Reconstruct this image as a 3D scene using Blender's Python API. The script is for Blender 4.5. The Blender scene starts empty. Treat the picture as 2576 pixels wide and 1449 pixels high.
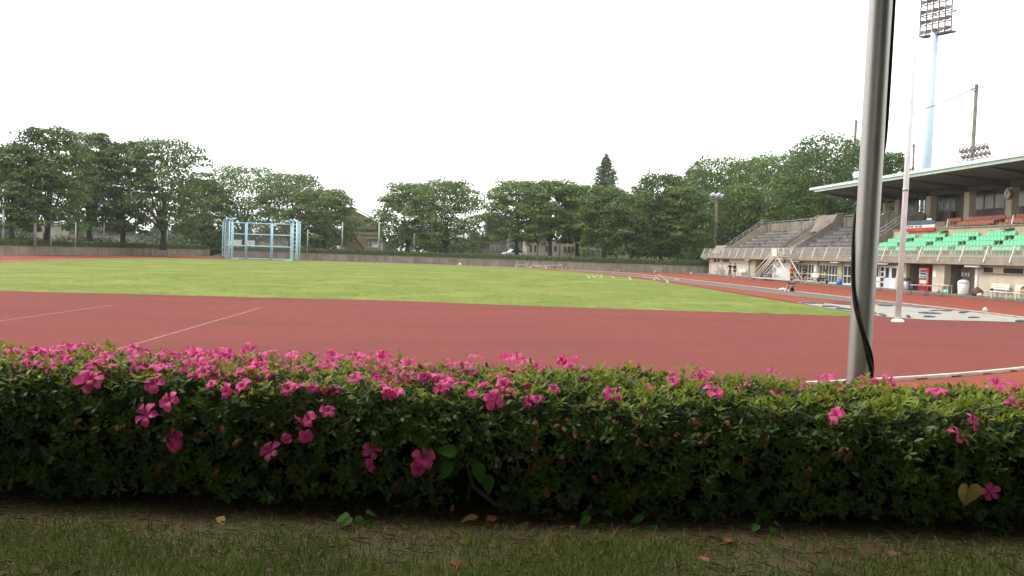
import bpy, math, random
import numpy as np
from mathutils import Vector, Matrix
R = math.radians
C = bpy.context.scene
COL = C.collection

# ------------------------------------------------------------------ camera
FPX, PIT, ROL, YAW, EYE = 2475.3, 0.03487, 0.03136, 0.08167, 2.0526
_cy, _sy = math.cos(YAW), math.sin(YAW)
V_F = Vector((_sy*math.cos(PIT), _cy*math.cos(PIT), -math.sin(PIT)))
_r0 = Vector((_cy, -_sy, 0)); _u0 = _r0.cross(V_F)
V_R = math.cos(ROL)*_r0 + math.sin(ROL)*_u0
V_U = -math.sin(ROL)*_r0 + math.cos(ROL)*_u0
cd = bpy.data.cameras.new('camera'); cam = bpy.data.objects.new('camera', cd); COL.objects.link(cam)
m = Matrix.Identity(4)
for i in range(3):
    m[i][0] = V_R[i]; m[i][1] = V_U[i]; m[i][2] = -V_F[i]
m[2][3] = EYE
cam.matrix_world = m
cd.sensor_width = 36; cd.lens = FPX/2576*36; cd.clip_start = .1; cd.clip_end = 6000
C.camera = cam

# ------------------------------------------------------------------ light
SUN_EL, SUN_AZ = R(48), R(-62)           # azimuth from +Y towards +X
w = bpy.data.worlds.new('World'); C.world = w; w.use_nodes = True
nt = w.node_tree; nt.nodes.clear()
sky = nt.nodes.new('ShaderNodeTexSky'); sky.sky_type = 'NISHITA'; sky.sun_disc = False
sky.sun_elevation = SUN_EL; sky.sun_rotation = SUN_AZ
tc = nt.nodes.new('ShaderNodeTexCoord')
nz = nt.nodes.new('ShaderNodeTexNoise'); nz.inputs['Scale'].default_value = 1.6; nz.inputs['Detail'].default_value = 4
rmp = nt.nodes.new('ShaderNodeMapRange'); rmp.inputs[1].default_value = .40; rmp.inputs[2].default_value = .68
rmp.inputs[3].default_value = 1.0; rmp.inputs[4].default_value = .84
mx = nt.nodes.new('ShaderNodeMix'); mx.data_type = 'RGBA'
mx.inputs[7].default_value = (10.6, 10.7, 10.6, 1)
bg = nt.nodes.new('ShaderNodeBackground'); bg.inputs['Strength'].default_value = .1
out = nt.nodes.new('ShaderNodeOutputWorld')
L = nt.links.new
L(tc.outputs['Generated'], nz.inputs['Vector']); L(nz.outputs[0], rmp.inputs[0]); L(rmp.outputs[0], mx.inputs[0])
vd = nt.nodes.new('ShaderNodeVectorMath'); vd.operation = 'DOT_PRODUCT'; _d = (V_F*FPX+V_R*(1075-1288)-V_U*(40-724.5)).normalized(); vd.inputs[1].default_value = _d
gap = nt.nodes.new('ShaderNodeMapRange'); gap.inputs[1].default_value = .988; gap.inputs[2].default_value = .999; gap.inputs[4].default_value = .55; gap.interpolation_type = 'SMOOTHSTEP'
nz2 = nt.nodes.new('ShaderNodeTexNoise'); nz2.inputs['Scale'].default_value = 9; nz2.inputs['Detail'].default_value = 5
gm2 = nt.nodes.new('ShaderNodeMapRange'); gm2.inputs[1].default_value = .25; gm2.inputs[2].default_value = .7
mul = nt.nodes.new('ShaderNodeMath'); mul.operation = 'MULTIPLY'; mg = nt.nodes.new('ShaderNodeMix'); mg.data_type = 'RGBA'; mg.inputs[7].default_value = (4.0, 4.75, 4.95, 1)
L(tc.outputs['Generated'], vd.inputs[0]); L(vd.outputs['Value'], gap.inputs[0]); L(tc.outputs['Generated'], nz2.inputs['Vector']); L(nz2.outputs[0], gm2.inputs[0])
L(gap.outputs[0], mul.inputs[0]); L(gm2.outputs[0], mul.inputs[1]); L(mul.outputs[0], mg.inputs[0]); L(mx.outputs[2], mg.inputs[6])
L(sky.outputs[0], mx.inputs[6]); L(mg.outputs[2], bg.inputs[0]); L(bg.outputs[0], out.inputs[0])
sd = bpy.data.lights.new('sun', 'SUN'); sd.energy = 1.3; sd.angle = R(14); sd.color = (1, .95, .87)
sun = bpy.data.objects.new('sun', sd); COL.objects.link(sun)
sdir = Vector((math.sin(SUN_AZ)*math.cos(SUN_EL), math.cos(SUN_AZ)*math.cos(SUN_EL), math.sin(SUN_EL)))
sun.rotation_euler = sdir.to_track_quat('Z', 'Y').to_euler()
C.view_settings.view_transform = 'Standard'; C.view_settings.look = 'None'
C.view_settings.exposure = 1.15; C.view_settings.gamma = 1
C.render.engine = 'CYCLES'; C.cycles.max_bounces = 6; C.cycles.transparent_max_bounces = 16

# ------------------------------------------------------------------ helpers
def ray(px, py):
    return V_F*FPX + V_R*(px-1288) - V_U*(py-724.5)
def G(px, py, z=0.0):                    # survey mark -> point at height z
    d = ray(px, py); t = (z-EYE)/d.z
    return Vector((d.x*t, d.y*t, z))
def HY(px, py, Y):                       # ... at distance Y up the field
    d = ray(px, py); t = Y/d.y
    return Vector((d.x*t, Y, EYE+d.z*t))
def HX(px, py, X):
    d = ray(px, py); t = X/d.x
    return Vector((X, d.y*t, EYE+d.z*t))
HR = Vector((_cy, -_sy, 0)); HF = Vector((_sy, _cy, 0))
def H(u, w_, z): return Vector((HR.x*u+HF.x*w_, HR.y*u+HF.y*w_, z))

class MB:
    def __init__(s): s.v = []; s.f = []; s.mi = []; s.cur = 0; s.smooth = False; s.sm = []
    def add(s, vs, fs):
        b = len(s.v); s.v += [tuple(q) for q in vs]
        for f in fs: s.f.append(tuple(i+b for i in f)); s.mi.append(s.cur); s.sm.append(s.smooth)
        return s
    def box(s, x0, y0, z0, x1, y1, z1):
        v = [(x0,y0,z0),(x1,y0,z0),(x1,y1,z0),(x0,y1,z0),(x0,y0,z1),(x1,y0,z1),(x1,y1,z1),(x0,y1,z1)]
        return s.add(v, [(3,2,1,0),(4,5,6,7),(0,1,5,4),(1,2,6,5),(2,3,7,6),(3,0,4,7)])
    def obox(s, c, ax, ay, az):            # centre + half axes
        c = Vector(c); ax = Vector(ax); ay = Vector(ay); az = Vector(az)
        v = [c+i*ax+j*ay+k*az for k in (-1,1) for i,j in ((-1,-1),(1,-1),(1,1),(-1,1))]
        return s.add(v, [(3,2,1,0),(4,5,6,7),(0,1,5,4),(1,2,6,5),(2,3,7,6),(3,0,4,7)])
    def beam(s, p0, p1, wd, ht):
        p0 = Vector(p0); p1 = Vector(p1); d = (p1-p0); l = d.length; d.normalize()
        up = Vector((0,0,1)) if abs(d.z) < .95 else Vector((1,0,0))
        a = d.cross(up).normalized(); b = a.cross(d)
        return s.obox((p0+p1)/2, a*wd/2, d*l/2, b*ht/2)
    def tube(s, pts, rad, n=8, cap=True):
        pts = [Vector(p) for p in pts]; sm0 = s.smooth; s.smooth = True
        if not hasattr(rad, '__len__'): rad = [rad]*len(pts)
        vs = []; fs = []; a = None
        for i, p in enumerate(pts):
            d = (pts[min(i+1, len(pts)-1)]-pts[max(i-1, 0)])
            d.normalize()
            if a is None:
                up = Vector((0,0,1)) if abs(d.z) < .9 else Vector((1,0,0))
                a = d.cross(up).normalized()
            else:
                a = (a-d*a.dot(d)).normalized()
            b = d.cross(a)
            for k in range(n):
                t = 2*math.pi*k/n
                vs.append(p+(a*math.cos(t)+b*math.sin(t))*rad[i])
        for i in range(len(pts)-1):
            for k in range(n):
                k2 = (k+1) % n
                fs.append((i*n+k, i*n+k2, (i+1)*n+k2, (i+1)*n+k))
        s.add(vs, fs); b = len(s.v)-len(vs); s.smooth = False
        if cap:
            s.f.append(tuple(b+k for k in reversed(range(n)))); s.mi.append(s.cur); s.sm.append(False)
            e = b+(len(pts)-1)*n
            s.f.append(tuple(e+k for k in range(n))); s.mi.append(s.cur); s.sm.append(False)
        s.smooth = sm0
        return s
    def prism(s, prof, a0, a1, axis='y'):   # profile of 2-tuples extruded along an axis
        n = len(prof)
        def mk(p, a): return (p[0], a, p[1]) if axis == 'y' else ((a, p[0], p[1]) if axis == 'x' else (p[0], p[1], a))
        v = [mk(p, a0) for p in prof]+[mk(p, a1) for p in prof]
        fs = [tuple(range(n)), tuple(reversed(range(n, 2*n)))]
        fs += [((i+1) % n, i, n+i, n+(i+1) % n) for i in range(n)]
        return s.add(v, fs)
    def ball(s, c, rx, ry, rz, nu=10, nv=6):
        sm0 = s.smooth; s.smooth = True; vs = []; fs = []
        for j in range(nv+1):
            ph = math.pi*j/nv-math.pi/2
            for i in range(nu):
                th = 2*math.pi*i/nu
                vs.append((c[0]+rx*math.cos(ph)*math.cos(th), c[1]+ry*math.cos(ph)*math.sin(th), c[2]+rz*math.sin(ph)))
        for j in range(nv):
            for i in range(nu):
                i2 = (i+1) % nu
                fs.append((j*nu+i, j*nu+i2, (j+1)*nu+i2, (j+1)*nu+i))
        s.add(vs, fs); s.smooth = sm0
        return s
    def quad(s, a, b, c, d): return s.add([a, b, c, d], [(0,1,2,3)])
    def mesh(s, name, mats, off=(0,0,0)):
        me = bpy.data.meshes.new(name)
        o = Vector(off)
        me.from_pydata([tuple(Vector(q)-o) for q in s.v], [], s.f)
        if not isinstance(mats, (list, tuple)): mats = [mats]
        for mm in mats: me.materials.append(mm)
        me.polygons.foreach_set('material_index', s.mi)
        me.polygons.foreach_set('use_smooth', s.sm)
        me.update(); return me
    def build(s, name, mats, parent=None, loc=None):
        off = WL[parent.name] if parent is not None else Vector(loc or (0,0,0))
        o = bpy.data.objects.new(name, s.mesh(name, mats, off)); COL.objects.link(o)
        if parent is not None: o.parent = parent; WL[o.name] = off
        else: o.location = off; WL[o.name] = off
        return o
WL = {}
def npmesh(name, verts, faces_n, mats, mi=None, smooth=False):
    """verts (N,3) array, consecutive faces of faces_n verts each"""
    me = bpy.data.meshes.new(name); n = len(verts); k = faces_n
    me.vertices.add(n); me.vertices.foreach_set('co', np.asarray(verts, np.float32).ravel())
    nf = n//k
    me.loops.add(n); me.loops.foreach_set('vertex_index', np.arange(n, dtype=np.int32))
    me.polygons.add(nf); me.polygons.foreach_set('loop_start', np.arange(nf, dtype=np.int32)*k)
    if not isinstance(mats, (list, tuple)): mats = [mats]
    for mm in mats: me.materials.append(mm)
    if mi is not None: me.polygons.foreach_set('material_index', np.asarray(mi, np.int32))
    me.update(calc_edges=True)
    return me
def objm(name, me, parent=None, loc=(0,0,0)):
    o = bpy.data.objects.new(name, me); COL.objects.link(o); o.location = loc
    if parent is not None: o.parent = parent; WL[o.name] = WL[parent.name]
    else: WL[o.name] = Vector(loc)
    return o
def tag(o, label, cat, group=None, kind=None):
    o['label'] = label; o['category'] = cat
    if group: o['group'] = group
    if kind: o['kind'] = kind
    return o
def struct(o): o['kind'] = 'structure'; return o
def thing(name, label, cat, loc, group=None):
    o = bpy.data.objects.new(name, None); COL.objects.link(o); o.location = loc
    o.empty_display_size = .2
    WL[o.name] = Vector(loc); return tag(o, label, cat, group)
def dup(root, loc, label, rotz=None, group=None, scale=None):
    r = root.copy(); COL.objects.link(r); r.location = loc; r['label'] = label
    if rotz is not None: r.rotation_euler = (0, 0, rotz)
    if scale is not None: r.scale = (scale,)*3 if not hasattr(scale, '__len__') else scale
    if group: r['group'] = group
    for ch in list(root.children):
        c = ch.copy(); COL.objects.link(c); c.parent = r
        for g in list(ch.children):
            e = g.copy(); COL.objects.link(e); e.parent = c
    return r

# ------------------------------------------------------------------ materials
def mat(name, col, rough=.7, var=.12, scale=6.0, metal=0, detail=4, col2=None, stretch=None, spec=.3, bump=0, bscale=None, lo=.35, hi=.65):
    mt = bpy.data.materials.new(name); mt.use_nodes = True; t = mt.node_tree; b = t.nodes['Principled BSDF']
    b.inputs['Roughness'].default_value = rough; b.inputs['Metallic'].default_value = metal
    b.inputs['Specular IOR Level'].default_value = spec
    c2 = col2 or tuple(x*(1-var*2) for x in col)
    co = t.nodes.new('ShaderNodeTexCoord'); n = t.nodes.new('ShaderNodeTexNoise')
    n.inputs['Scale'].default_value = scale; n.inputs['Detail'].default_value = detail; n.inputs['Roughness'].default_value = .6
    mp = t.nodes.new('ShaderNodeMapping')
    if stretch: mp.inputs['Scale'].default_value = stretch
    geo = t.nodes.new('ShaderNodeNewGeometry')
    t.links.new(geo.outputs['Position'], mp.inputs[0]); t.links.new(mp.outputs[0], n.inputs['Vector'])
    rp = t.nodes.new('ShaderNodeMapRange'); rp.inputs[1].default_value = lo; rp.inputs[2].default_value = hi
    mxx = t.nodes.new('ShaderNodeMix'); mxx.data_type = 'RGBA'
    mxx.inputs[6].default_value = (*c2, 1); mxx.inputs[7].default_value = (*col, 1)
    t.links.new(n.outputs[0], rp.inputs[0]); t.links.new(rp.outputs[0], mxx.inputs[0]); t.links.new(mxx.outputs[2], b.inputs['Base Color'])
    if bump:
        n2 = t.nodes.new('ShaderNodeTexNoise'); n2.inputs['Scale'].default_value = bscale or scale*6; n2.inputs['Detail'].default_value = 5
        t.links.new(geo.outputs['Position'], n2.inputs['Vector'])
        bp = t.nodes.new('ShaderNodeBump'); bp.inputs['Strength'].default_value = bump; bp.inputs['Distance'].default_value = .02
        t.links.new(n2.outputs[0], bp.inputs['Height']); t.links.new(bp.outputs[0], b.inputs['Normal'])
    mt['mix'] = mxx.name
    return mt
def second_noise(mt, col, scale, fac, lo=.5, hi=.7, stretch=None, detail=3):
    """overlay another colour by a second noise"""
    t = mt.node_tree; b = t.nodes['Principled BSDF']; src = b.inputs['Base Color'].links[0].from_socket
    geo = t.nodes.new('ShaderNodeNewGeometry'); mp = t.nodes.new('ShaderNodeMapping')
    if stretch: mp.inputs['Scale'].default_value = stretch
    n = t.nodes.new('ShaderNodeTexNoise'); n.inputs['Scale'].default_value = scale; n.inputs['Detail'].default_value = detail
    rp = t.nodes.new('ShaderNodeMapRange'); rp.inputs[1].default_value = lo; rp.inputs[2].default_value = hi; rp.inputs[4].default_value = fac
    mm = t.nodes.new('ShaderNodeMix'); mm.data_type = 'RGBA'; mm.inputs[7].default_value = (*col, 1)
    t.links.new(geo.outputs['Position'], mp.inputs[0]); t.links.new(mp.outputs[0], n.inputs['Vector'])
    t.links.new(n.outputs[0], rp.inputs[0]); t.links.new(rp.outputs[0], mm.inputs[0]); t.links.new(src, mm.inputs[6]); t.links.new(mm.outputs[2], b.inputs['Base Color'])
    return mt
def leafmat(name, c1, c2, c3=None, rough=.5, trans=.3, spec=.3, nscale=.5):
    mt = bpy.data.materials.new(name); mt.use_nodes = True; t = mt.node_tree; b = t.nodes['Principled BSDF']
    geo = t.nodes.new('ShaderNodeNewGeometry'); cr = t.nodes.new('ShaderNodeValToRGB')
    cr.color_ramp.elements[0].color = (*c1, 1); cr.color_ramp.elements[1].color = (*c2, 1)
    if c3: e = cr.color_ramp.elements.new(.85); e.color = (*c3, 1)
    n = t.nodes.new('ShaderNodeTexNoise'); n.inputs['Scale'].default_value = nscale; n.inputs['Detail'].default_value = 2
    t.links.new(geo.outputs['Position'], n.inputs['Vector'])
    ad = t.nodes.new('ShaderNodeMath'); ad.operation = 'MULTIPLY_ADD'; ad.inputs[1].default_value = .55
    sb = t.nodes.new('ShaderNodeMath'); sb.operation = 'MULTIPLY_ADD'; sb.inputs[1].default_value = 1.3; sb.inputs[2].default_value = -.4
    t.links.new(n.outputs[0], sb.inputs[0])
    t.links.new(geo.outputs['Random Per Island'], ad.inputs[0]); t.links.new(sb.outputs[0], ad.inputs[2])
    t.links.new(ad.outputs[0], cr.inputs[0]); t.links.new(cr.outputs[0], b.inputs['Base Color'])
    b.inputs['Roughness'].default_value = rough; b.inputs['Specular IOR Level'].default_value = spec
    tr = t.nodes.new('ShaderNodeBsdfTranslucent'); ms = t.nodes.new('ShaderNodeMixShader'); ms.inputs[0].default_value = trans
    t.links.new(cr.outputs[0], tr.inputs[0]); t.links.new(b.outputs[0], ms.inputs[1]); t.links.new(tr.outputs[0], ms.inputs[2])
    t.links.new(ms.outputs[0], t.nodes['Material Output'].inputs[0])
    return mt
def netmat(name, col, fac):
    mt = bpy.data.materials.new(name); mt.use_nodes = True; t = mt.node_tree; b = t.nodes['Principled BSDF']
    b.inputs['Base Color'].default_value = (*col, 1); b.inputs['Roughness'].default_value = .7
    tp = t.nodes.new('ShaderNodeBsdfTransparent'); ms = t.nodes.new('ShaderNodeMixShader'); ms.inputs[0].default_value = fac
    t.links.new(tp.outputs[0], ms.inputs[1]); t.links.new(b.outputs[0], ms.inputs[2]); t.links.new(ms.outputs[0], t.nodes['Material Output'].inputs[0])
    return mt
def glass(name, col=(.03,.04,.045), rough=.08):
    return mat(name, col, rough=rough, var=.2, scale=.8, spec=.8)

M = {}
M['track'] = second_noise(mat('track_rubber', (.215,.060,.040), .85, .10, 1.2, bump=.25, bscale=140, spec=.03), (.20,.062,.045), .12, .6, .45, .7, (1,.25,1))
M['dzone'] = second_noise(second_noise(mat('dzone_rubber', (.166,.051,.044), .9, .07, 2.2, bump=.25, bscale=160, spec=.02), (.128,.044,.038), .22, .8, .42, .66, (.6,1.6,1), 5), (.195,.066,.055), 60, .5, .55, .75)
M['runway'] = mat('runway_rubber', (.135,.132,.115), .9, .12, 1.5, spec=.05)
M['concrete'] = second_noise(second_noise(mat('concrete', (.20,.172,.142), .9, .16, 1.6, bump=.2, spec=.2), (.10,.085,.075), 1.1, .6, .5, .72, (2.2,2.2,.25), 5), (.26,.225,.18), .5, .5, .5, .7)
M['concrete2'] = second_noise(mat('stand_concrete', (.265,.228,.185), .9, .15, 1.1, bump=.15, spec=.2), (.17,.142,.112), .5, .4, .48, .7, (1,.5,.6), 5)
M['wallc'] = second_noise(mat('retaining_concrete', (.245,.222,.175), .9, .15, .7, bump=.2, spec=.2), (.105,.097,.078), .8, .7, .45, .66, (1.6,1.6,.22), 5)
M['cream'] = second_noise(mat('cream_paint', (.52,.45,.34), .7, .06, 1.2), (.42,.34,.24), .8, .6, .52, .72, (1,1,.3))
M['creamwall'] = second_noise(mat('cream_riser', (.42,.36,.24), .8, .10, 1.2), (.24,.2,.15), .9, .6, .5, .7)
M['pinkwall'] = mat('pale_panel', (.56,.48,.41), .6, .05, 1.0)
M['white'] = mat('white_paint', (.66,.65,.61), .45, .06, 3)
M['whitemetal'] = mat('white_metal', (.62,.60,.53), .4, .1, 4, col2=(.58,.56,.48))
M['greenfascia'] = mat('pale_green_fascia', (.60,.75,.68), .5, .06, 1.5)
M['roofgreen'] = mat('pale_green_roof', (.42,.60,.54), .5, .1, 1.5)
M['soffit'] = mat('soffit_steel', (.12,.115,.115), .8, .15, .8)
M['beamdark'] = mat('dark_beam', (.085,.08,.085), .7, .2, 1)
M['plum'] = mat('plum_board', (.18,.15,.17), .8, .1, 1)
M['greyblue'] = mat('grey_blue_bench', (.075,.10,.165), .6, .15, 2, col2=(.05,.065,.105))
M['seatgreen'] = mat('green_plastic', (.15,.52,.29), .45, .08, 2.5, spec=.35)
M['seatorange'] = mat('orange_plastic', (.52,.15,.085), .5, .12, 2.5, spec=.3)
M['steel'] = second_noise(mat('brushed_steel', (.43,.415,.39), .42, .10, 30, metal=.8, stretch=(1,1,40)), (.26,.235,.20), 14, .5, .56, .72, (1,1,.25), 5)
M['galv'] = mat('galvanised_steel', (.36,.365,.36), .5, .15, 8, metal=.4)
M['polewhite'] = mat('white_pole_paint', (.70,.71,.71), .4, .08, 2, col2=(.60,.59,.56))
M['towerblue'] = second_noise(mat('pale_blue_paint', (.46,.56,.66), .5, .07, .6), (.35,.25,.18), .9, .5, .68, .76)
M['lampbrown'] = mat('lamp_rack_brown', (.20,.155,.155), .6, .25, 1.5)
M['cable'] = mat('black_cable', (.025,.022,.02), .5, .3, 20)
M['polecon'] = mat('pole_concrete', (.19,.165,.14), .9, .2, 2.0)
M['cage'] = mat('pale_blue_steel', (.44,.68,.76), .45, .1, 2.5, col2=(.38,.60,.68))
M['net'] = netmat('cage_netting', (.24,.28,.28), .13)
M['netside'] = netmat('cage_side_netting', (.42,.58,.62), .55)
M['fencenet'] = netmat('parapet_mesh', (.30,.28,.25), .35)
M['glass'] = glass('dark_glass')
M['palewin'] = mat('frosted_window', (.42,.40,.35), .25, .08, .6, spec=.6)
M['greenreflection'] = second_noise(mat('painted_green_reflection', (.10,.22,.17), .2, .2, 1.2, spec=.7), (.45,.52,.45), 1.8, .8, .52, .62, (1,1.5,.6))  # green and pale reflection painted into the pane colour
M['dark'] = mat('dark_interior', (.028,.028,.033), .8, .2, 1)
M['red'] = mat('red_enamel', (.50,.018,.018), .3, .1, 2, spec=.5)
M['darkred'] = mat('dark_red_panel', (.26,.02,.025), .4, .1, 3)
M['bluecl'] = mat('blue_plastic', (.05,.20,.50), .5, .1, 3)
M['navy'] = mat('navy_sandbag', (.13,.15,.195), .8, .25, 8)
M['tarp'] = second_noise(mat('pale_tarpaulin', (.265,.255,.215), .7, .1, 1.4, bump=.4, bscale=5), (.18,.17,.14), 1.5, .5, .5, .7)
M['line'] = mat('white_line', (.50,.42,.37), .8, .2, 5)
M['linefaint'] = mat('worn_line', (.30,.155,.13), .8, .2, 3)
M['kerb'] = mat('kerb_white', (.50,.44,.38), .6, .15, 3, col2=(.34,.29,.24))
M['apron'] = mat('apron_asphalt', (.15,.13,.118), .9, .15, 2)
M['soil'] = second_noise(second_noise(mat('soil', (.085,.055,.026), .95, .25, 6, bump=.6, bscale=40), (.032,.022,.014), 3, .7, .5, .7), (.052,.062,.02), 1.3, .7, .48, .62)
M['bank'] = second_noise(mat('bank_grass', (.075,.105,.03), .95, .25, .5, bump=.3), (.15,.125,.07), .15, .7, .5, .7)
M['ground'] = mat('far_ground', (.12,.13,.06), .95, .2, .05)
M['bark'] = mat('bark', (.045,.036,.030), .95, .25, 6, stretch=(1,1,.25), bump=.5)
M['twig'] = mat('twig_bark', (.11,.080,.055), .9, .25, 25)
M['tree1'] = leafmat('tree_leaf_dark', (.026,.058,.012), (.135,.190,.036), (.082,.138,.024), trans=.32, nscale=.4)
M['tree2'] = leafmat('tree_leaf_mid', (.034,.074,.012), (.178,.240,.040), (.110,.175,.025), trans=.34, nscale=.4)
M['tree3'] = leafmat('tree_leaf_fresh', (.045,.095,.014), (.20,.27,.042), (.135,.205,.028), trans=.32, nscale=.4)
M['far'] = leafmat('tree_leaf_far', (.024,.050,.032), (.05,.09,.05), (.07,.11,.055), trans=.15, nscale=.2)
M['poplar'] = leafmat('poplar_leaf', (.036,.07,.026), (.16,.20,.08), (.10,.145,.055), trans=.25)
M['hedgefar'] = leafmat('clipped_leaf', (.028,.052,.013), (.125,.060,.030), (.062,.098,.020), trans=.1, nscale=.22)
M['azalea'] = leafmat('azalea_leaf', (.017,.043,.008), (.052,.106,.015), (.092,.15,.022), rough=.5, trans=.22, spec=.2, nscale=5)
M['azaleayoung'] = leafmat('azalea_young_leaf', (.085,.150,.010), (.20,.275,.020), (.28,.31,.03), rough=.5, trans=.35, spec=.2, nscale=5)
M['petal'] = leafmat('azalea_petal', (.55,.03,.17), (.90,.19,.46), (.82,.085,.33), rough=.55, trans=.35, nscale=9)
M['stamen'] = mat('stamen', (.50,.06,.16), .6)
M['wither'] = leafmat('withered_petal', (.11,.05,.022), (.25,.10,.05), (.17,.075,.038), rough=.8, trans=.25, nscale=9)
M['dryleaf'] = leafmat('dry_leaf', (.11,.045,.016), (.20,.10,.04), (.17,.07,.024), rough=.8, trans=.1, nscale=5)
M['yleaf'] = leafmat('yellow_leaf', (.30,.22,.05), (.36,.27,.07), None, rough=.7, trans=.25, nscale=12)
M['bigleaf'] = leafmat('broad_leaf', (.016,.055,.008), (.042,.105,.014), None, rough=.6, trans=.25, nscale=5, spec=.08)
M['grass'] = leafmat('grass_blade', (.060,.105,.016), (.20,.20,.055), (.125,.175,.028), rough=.7, trans=.25, nscale=2.5)
M['inner'] = mat('shade_core', (.022,.030,.010), .95, .3, 30, bump=.6, bscale=60)
M['straw'] = leafmat('dry_straw', (.085,.055,.022), (.24,.175,.085), (.18,.125,.055), rough=.85, trans=.1, nscale=3)
M['tan'] = second_noise(mat('tan_render', (.27,.22,.145), .85, .1, .5), (.19,.15,.1), .4, .6, .5, .7)
M['brownwall'] = mat('brown_render', (.155,.125,.105), .85, .12, .5)
M['palewall'] = mat('pale_render', (.30,.265,.21), .85, .1, .4)
M['rooftile'] = mat('dark_roof_tile', (.06,.06,.065), .7, .2, 2)
M['iron'] = mat('dark_iron', (.06,.05,.045), .6, .2, 3)
M['fencegreen'] = mat('dark_green_fence', (.03,.075,.06), .6, .2, 2)
M['skin'] = mat('skin', (.42,.25,.17), .6, .08, 6)
M['hair'] = mat('black_hair', (.012,.010,.010), .6, .2, 20)
M['clothblack'] = mat('black_cloth', (.018,.016,.02), .9, .2, 8)
M['clothnavy'] = mat('navy_cloth', (.028,.036,.065), .9, .2, 8)
M['clothred'] = mat('red_cloth', (.62,.035,.04), .8, .1, 5)
M['clothyel'] = mat('yellow_cloth', (.66,.64,.06), .8, .1, 5)
M['shoe'] = mat('white_shoe', (.65,.63,.6), .7, .1, 5)
M['bagbrown'] = mat('brown_bag', (.11,.055,.05), .8, .25, 8)
M['bagwhite'] = mat('white_bag', (.52,.50,.45), .8, .1, 4)
M['bluewhite'] = mat('bluish_white_metal', (.55,.60,.64), .45, .08, 3)
M['lampglass'] = mat('floodlight_lens', (.62,.64,.66), .2, .06, 3, spec=.7)
M['poster'] = mat('paper', (.70,.66,.60), .8, .08, 8)
M['brick'] = mat('orange_panel', (.45,.25,.12), .8, .1, 2)

def lawn_material():
    mt = mat('lawn', (.132,.165,.040), .95, .1, .9, spec=.02, bump=.3, bscale=14)
    second_noise(mt, (.185,.20,.055), .55, .8, .44, .66, (.5,.30,1), 5)
    second_noise(mt, (.085,.13,.026), .8, .6, .48, .70, (.5,.28,1), 5)
    second_noise(mt, (.055,.085,.018), 2.0, .6, .56, .68, (.55,.22,1), 5)
    second_noise(mt, (.20,.19,.075), .05, .5, .5, .7, (1,1,1), 3)
    second_noise(mt, (.085,.125,.024), 5.5, .45, .48, .64, (.8,.35,1), 6)
    second_noise(mt, (.225,.235,.085), 4.2, .4, .54, .66, (.8,.3,1), 6)
    return mt
M['lawn'] = lawn_material()

# ------------------------------------------------------------------ ground sheets
A = 25.38; RAD = 31.0; XC = A-RAD; ZC = 44.6; ZF = ZC+74.92
gm = MB(); gm.quad((-2500,-800,-.012), (2500,-800,-.012), (2500,3500,-.012), (-2500,3500,-.012))
struct(gm.build('ground', M['ground']))
def poly(name, pts, z, m_):
    b = MB(); b.add([(p[0], p[1], z) for p in pts], [tuple(range(len(pts)))])
    o = b.build(name, m_); return struct(o)
# wall foot in plan, left to right round the far bend
WALL_L = [(-60,96), (-55.5,108), (-50.8,120), (-47.2,138), (-44.3,152), (-40.9,163), (-37.6,170.5)]
WALL_R = [(-33.6,161.5), (-30.5,164.5), (-26,165), (-20.6,157.8), (-14.5,158.4), (-8.9,160.2), (-1,156.5), (7.0,151.4), (13.5,145.6), (18.9,139.8), (24,138), (29,137.3), (34,136.6), (39.2,136.4), (48,136.2)]
base = [(-60,4.9), (60,4.9), (60,136.2)]+WALL_R[::-1]+WALL_L[::-1]
poly('running_track', base, 0.0, M['track'])
def oval(a, zc, zf, r, n=48):
    p = []
    for i in range(n+1):
        t = math.pi+math.pi*i/n; p.append((XC+r*math.cos(t), zc+r*math.sin(t)))
    for i in range(n+1):
        t = math.pi*i/n; p.append((XC+r*math.cos(t), zf+r*math.sin(t)))
    return p
poly('infield_surface', oval(A, ZC, ZF, RAD), .004, M['dzone'])
# lawn
def arc(r, a0, a1, n, zc): return [(XC+r*math.cos(R(a0+(a1-a0)*i/n)), zc+r*math.sin(R(a0+(a1-a0)*i/n))) for i in range(n+1)]
_rl = random.Random(2); _ne = []
_e = [(-36.0,40.2), (-16.5,39.3), (-1.4,39.9), (6.5,38.3), (16.4,37.7), (17.6,38.4)]
for i in range(len(_e)-1):
    _n = int(math.dist(_e[i], _e[i+1])/.22)+1
    for j in range(_n): _ne.append((_e[i][0]+(_e[i+1][0]-_e[i][0])*j/_n+_rl.uniform(-.05,.05), _e[i][1]+(_e[i+1][1]-_e[i][1])*j/_n+_rl.uniform(-.10,.10)+.08*math.sin(len(_ne)*.13)))
lawn = _ne+[(17.6,38.4), (18.24,44), (18.3,50.3), (19.4,69), (19.85,81), (20.0,102), (18.6,120), (16.6,129), (12.3,143.6)]
lawn += arc(RAD-.6, 53, 180, 40, ZF) + [(-36.0,80)]
poly('lawn', lawn, .008, M['lawn'])
# grey long-jump runway beside the kerb and red strip inside it
runway = [(24.9,36.0), (25.0,60), (24.75,80.8), (24.6,105), (23.9,119), (22,129), (20,137), (17.2,141), (17.4,136.5), (20.1,127), (21.4,110), (21.7,103), (22.1,78.5), (22.1,59.3), (22.6,52.8), (22.4,44), (22.2,36.2)]
poly('long_jump_runway', runway, .012, M['runway'])
redstrip = [(22.1,52), (22.1,59.3), (22.1,78.5), (21.7,103), (21.4,110), (20.1,127), (17.4,136.5), (16.2,139), (16.9,129), (18.9,120), (20.3,102), (20.2,81), (19.75,69), (18.7,50.3), (18.6,47.5), (20.5,49)]
poly('red_strip', redstrip, .0125+.0035, M['track'])
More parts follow.
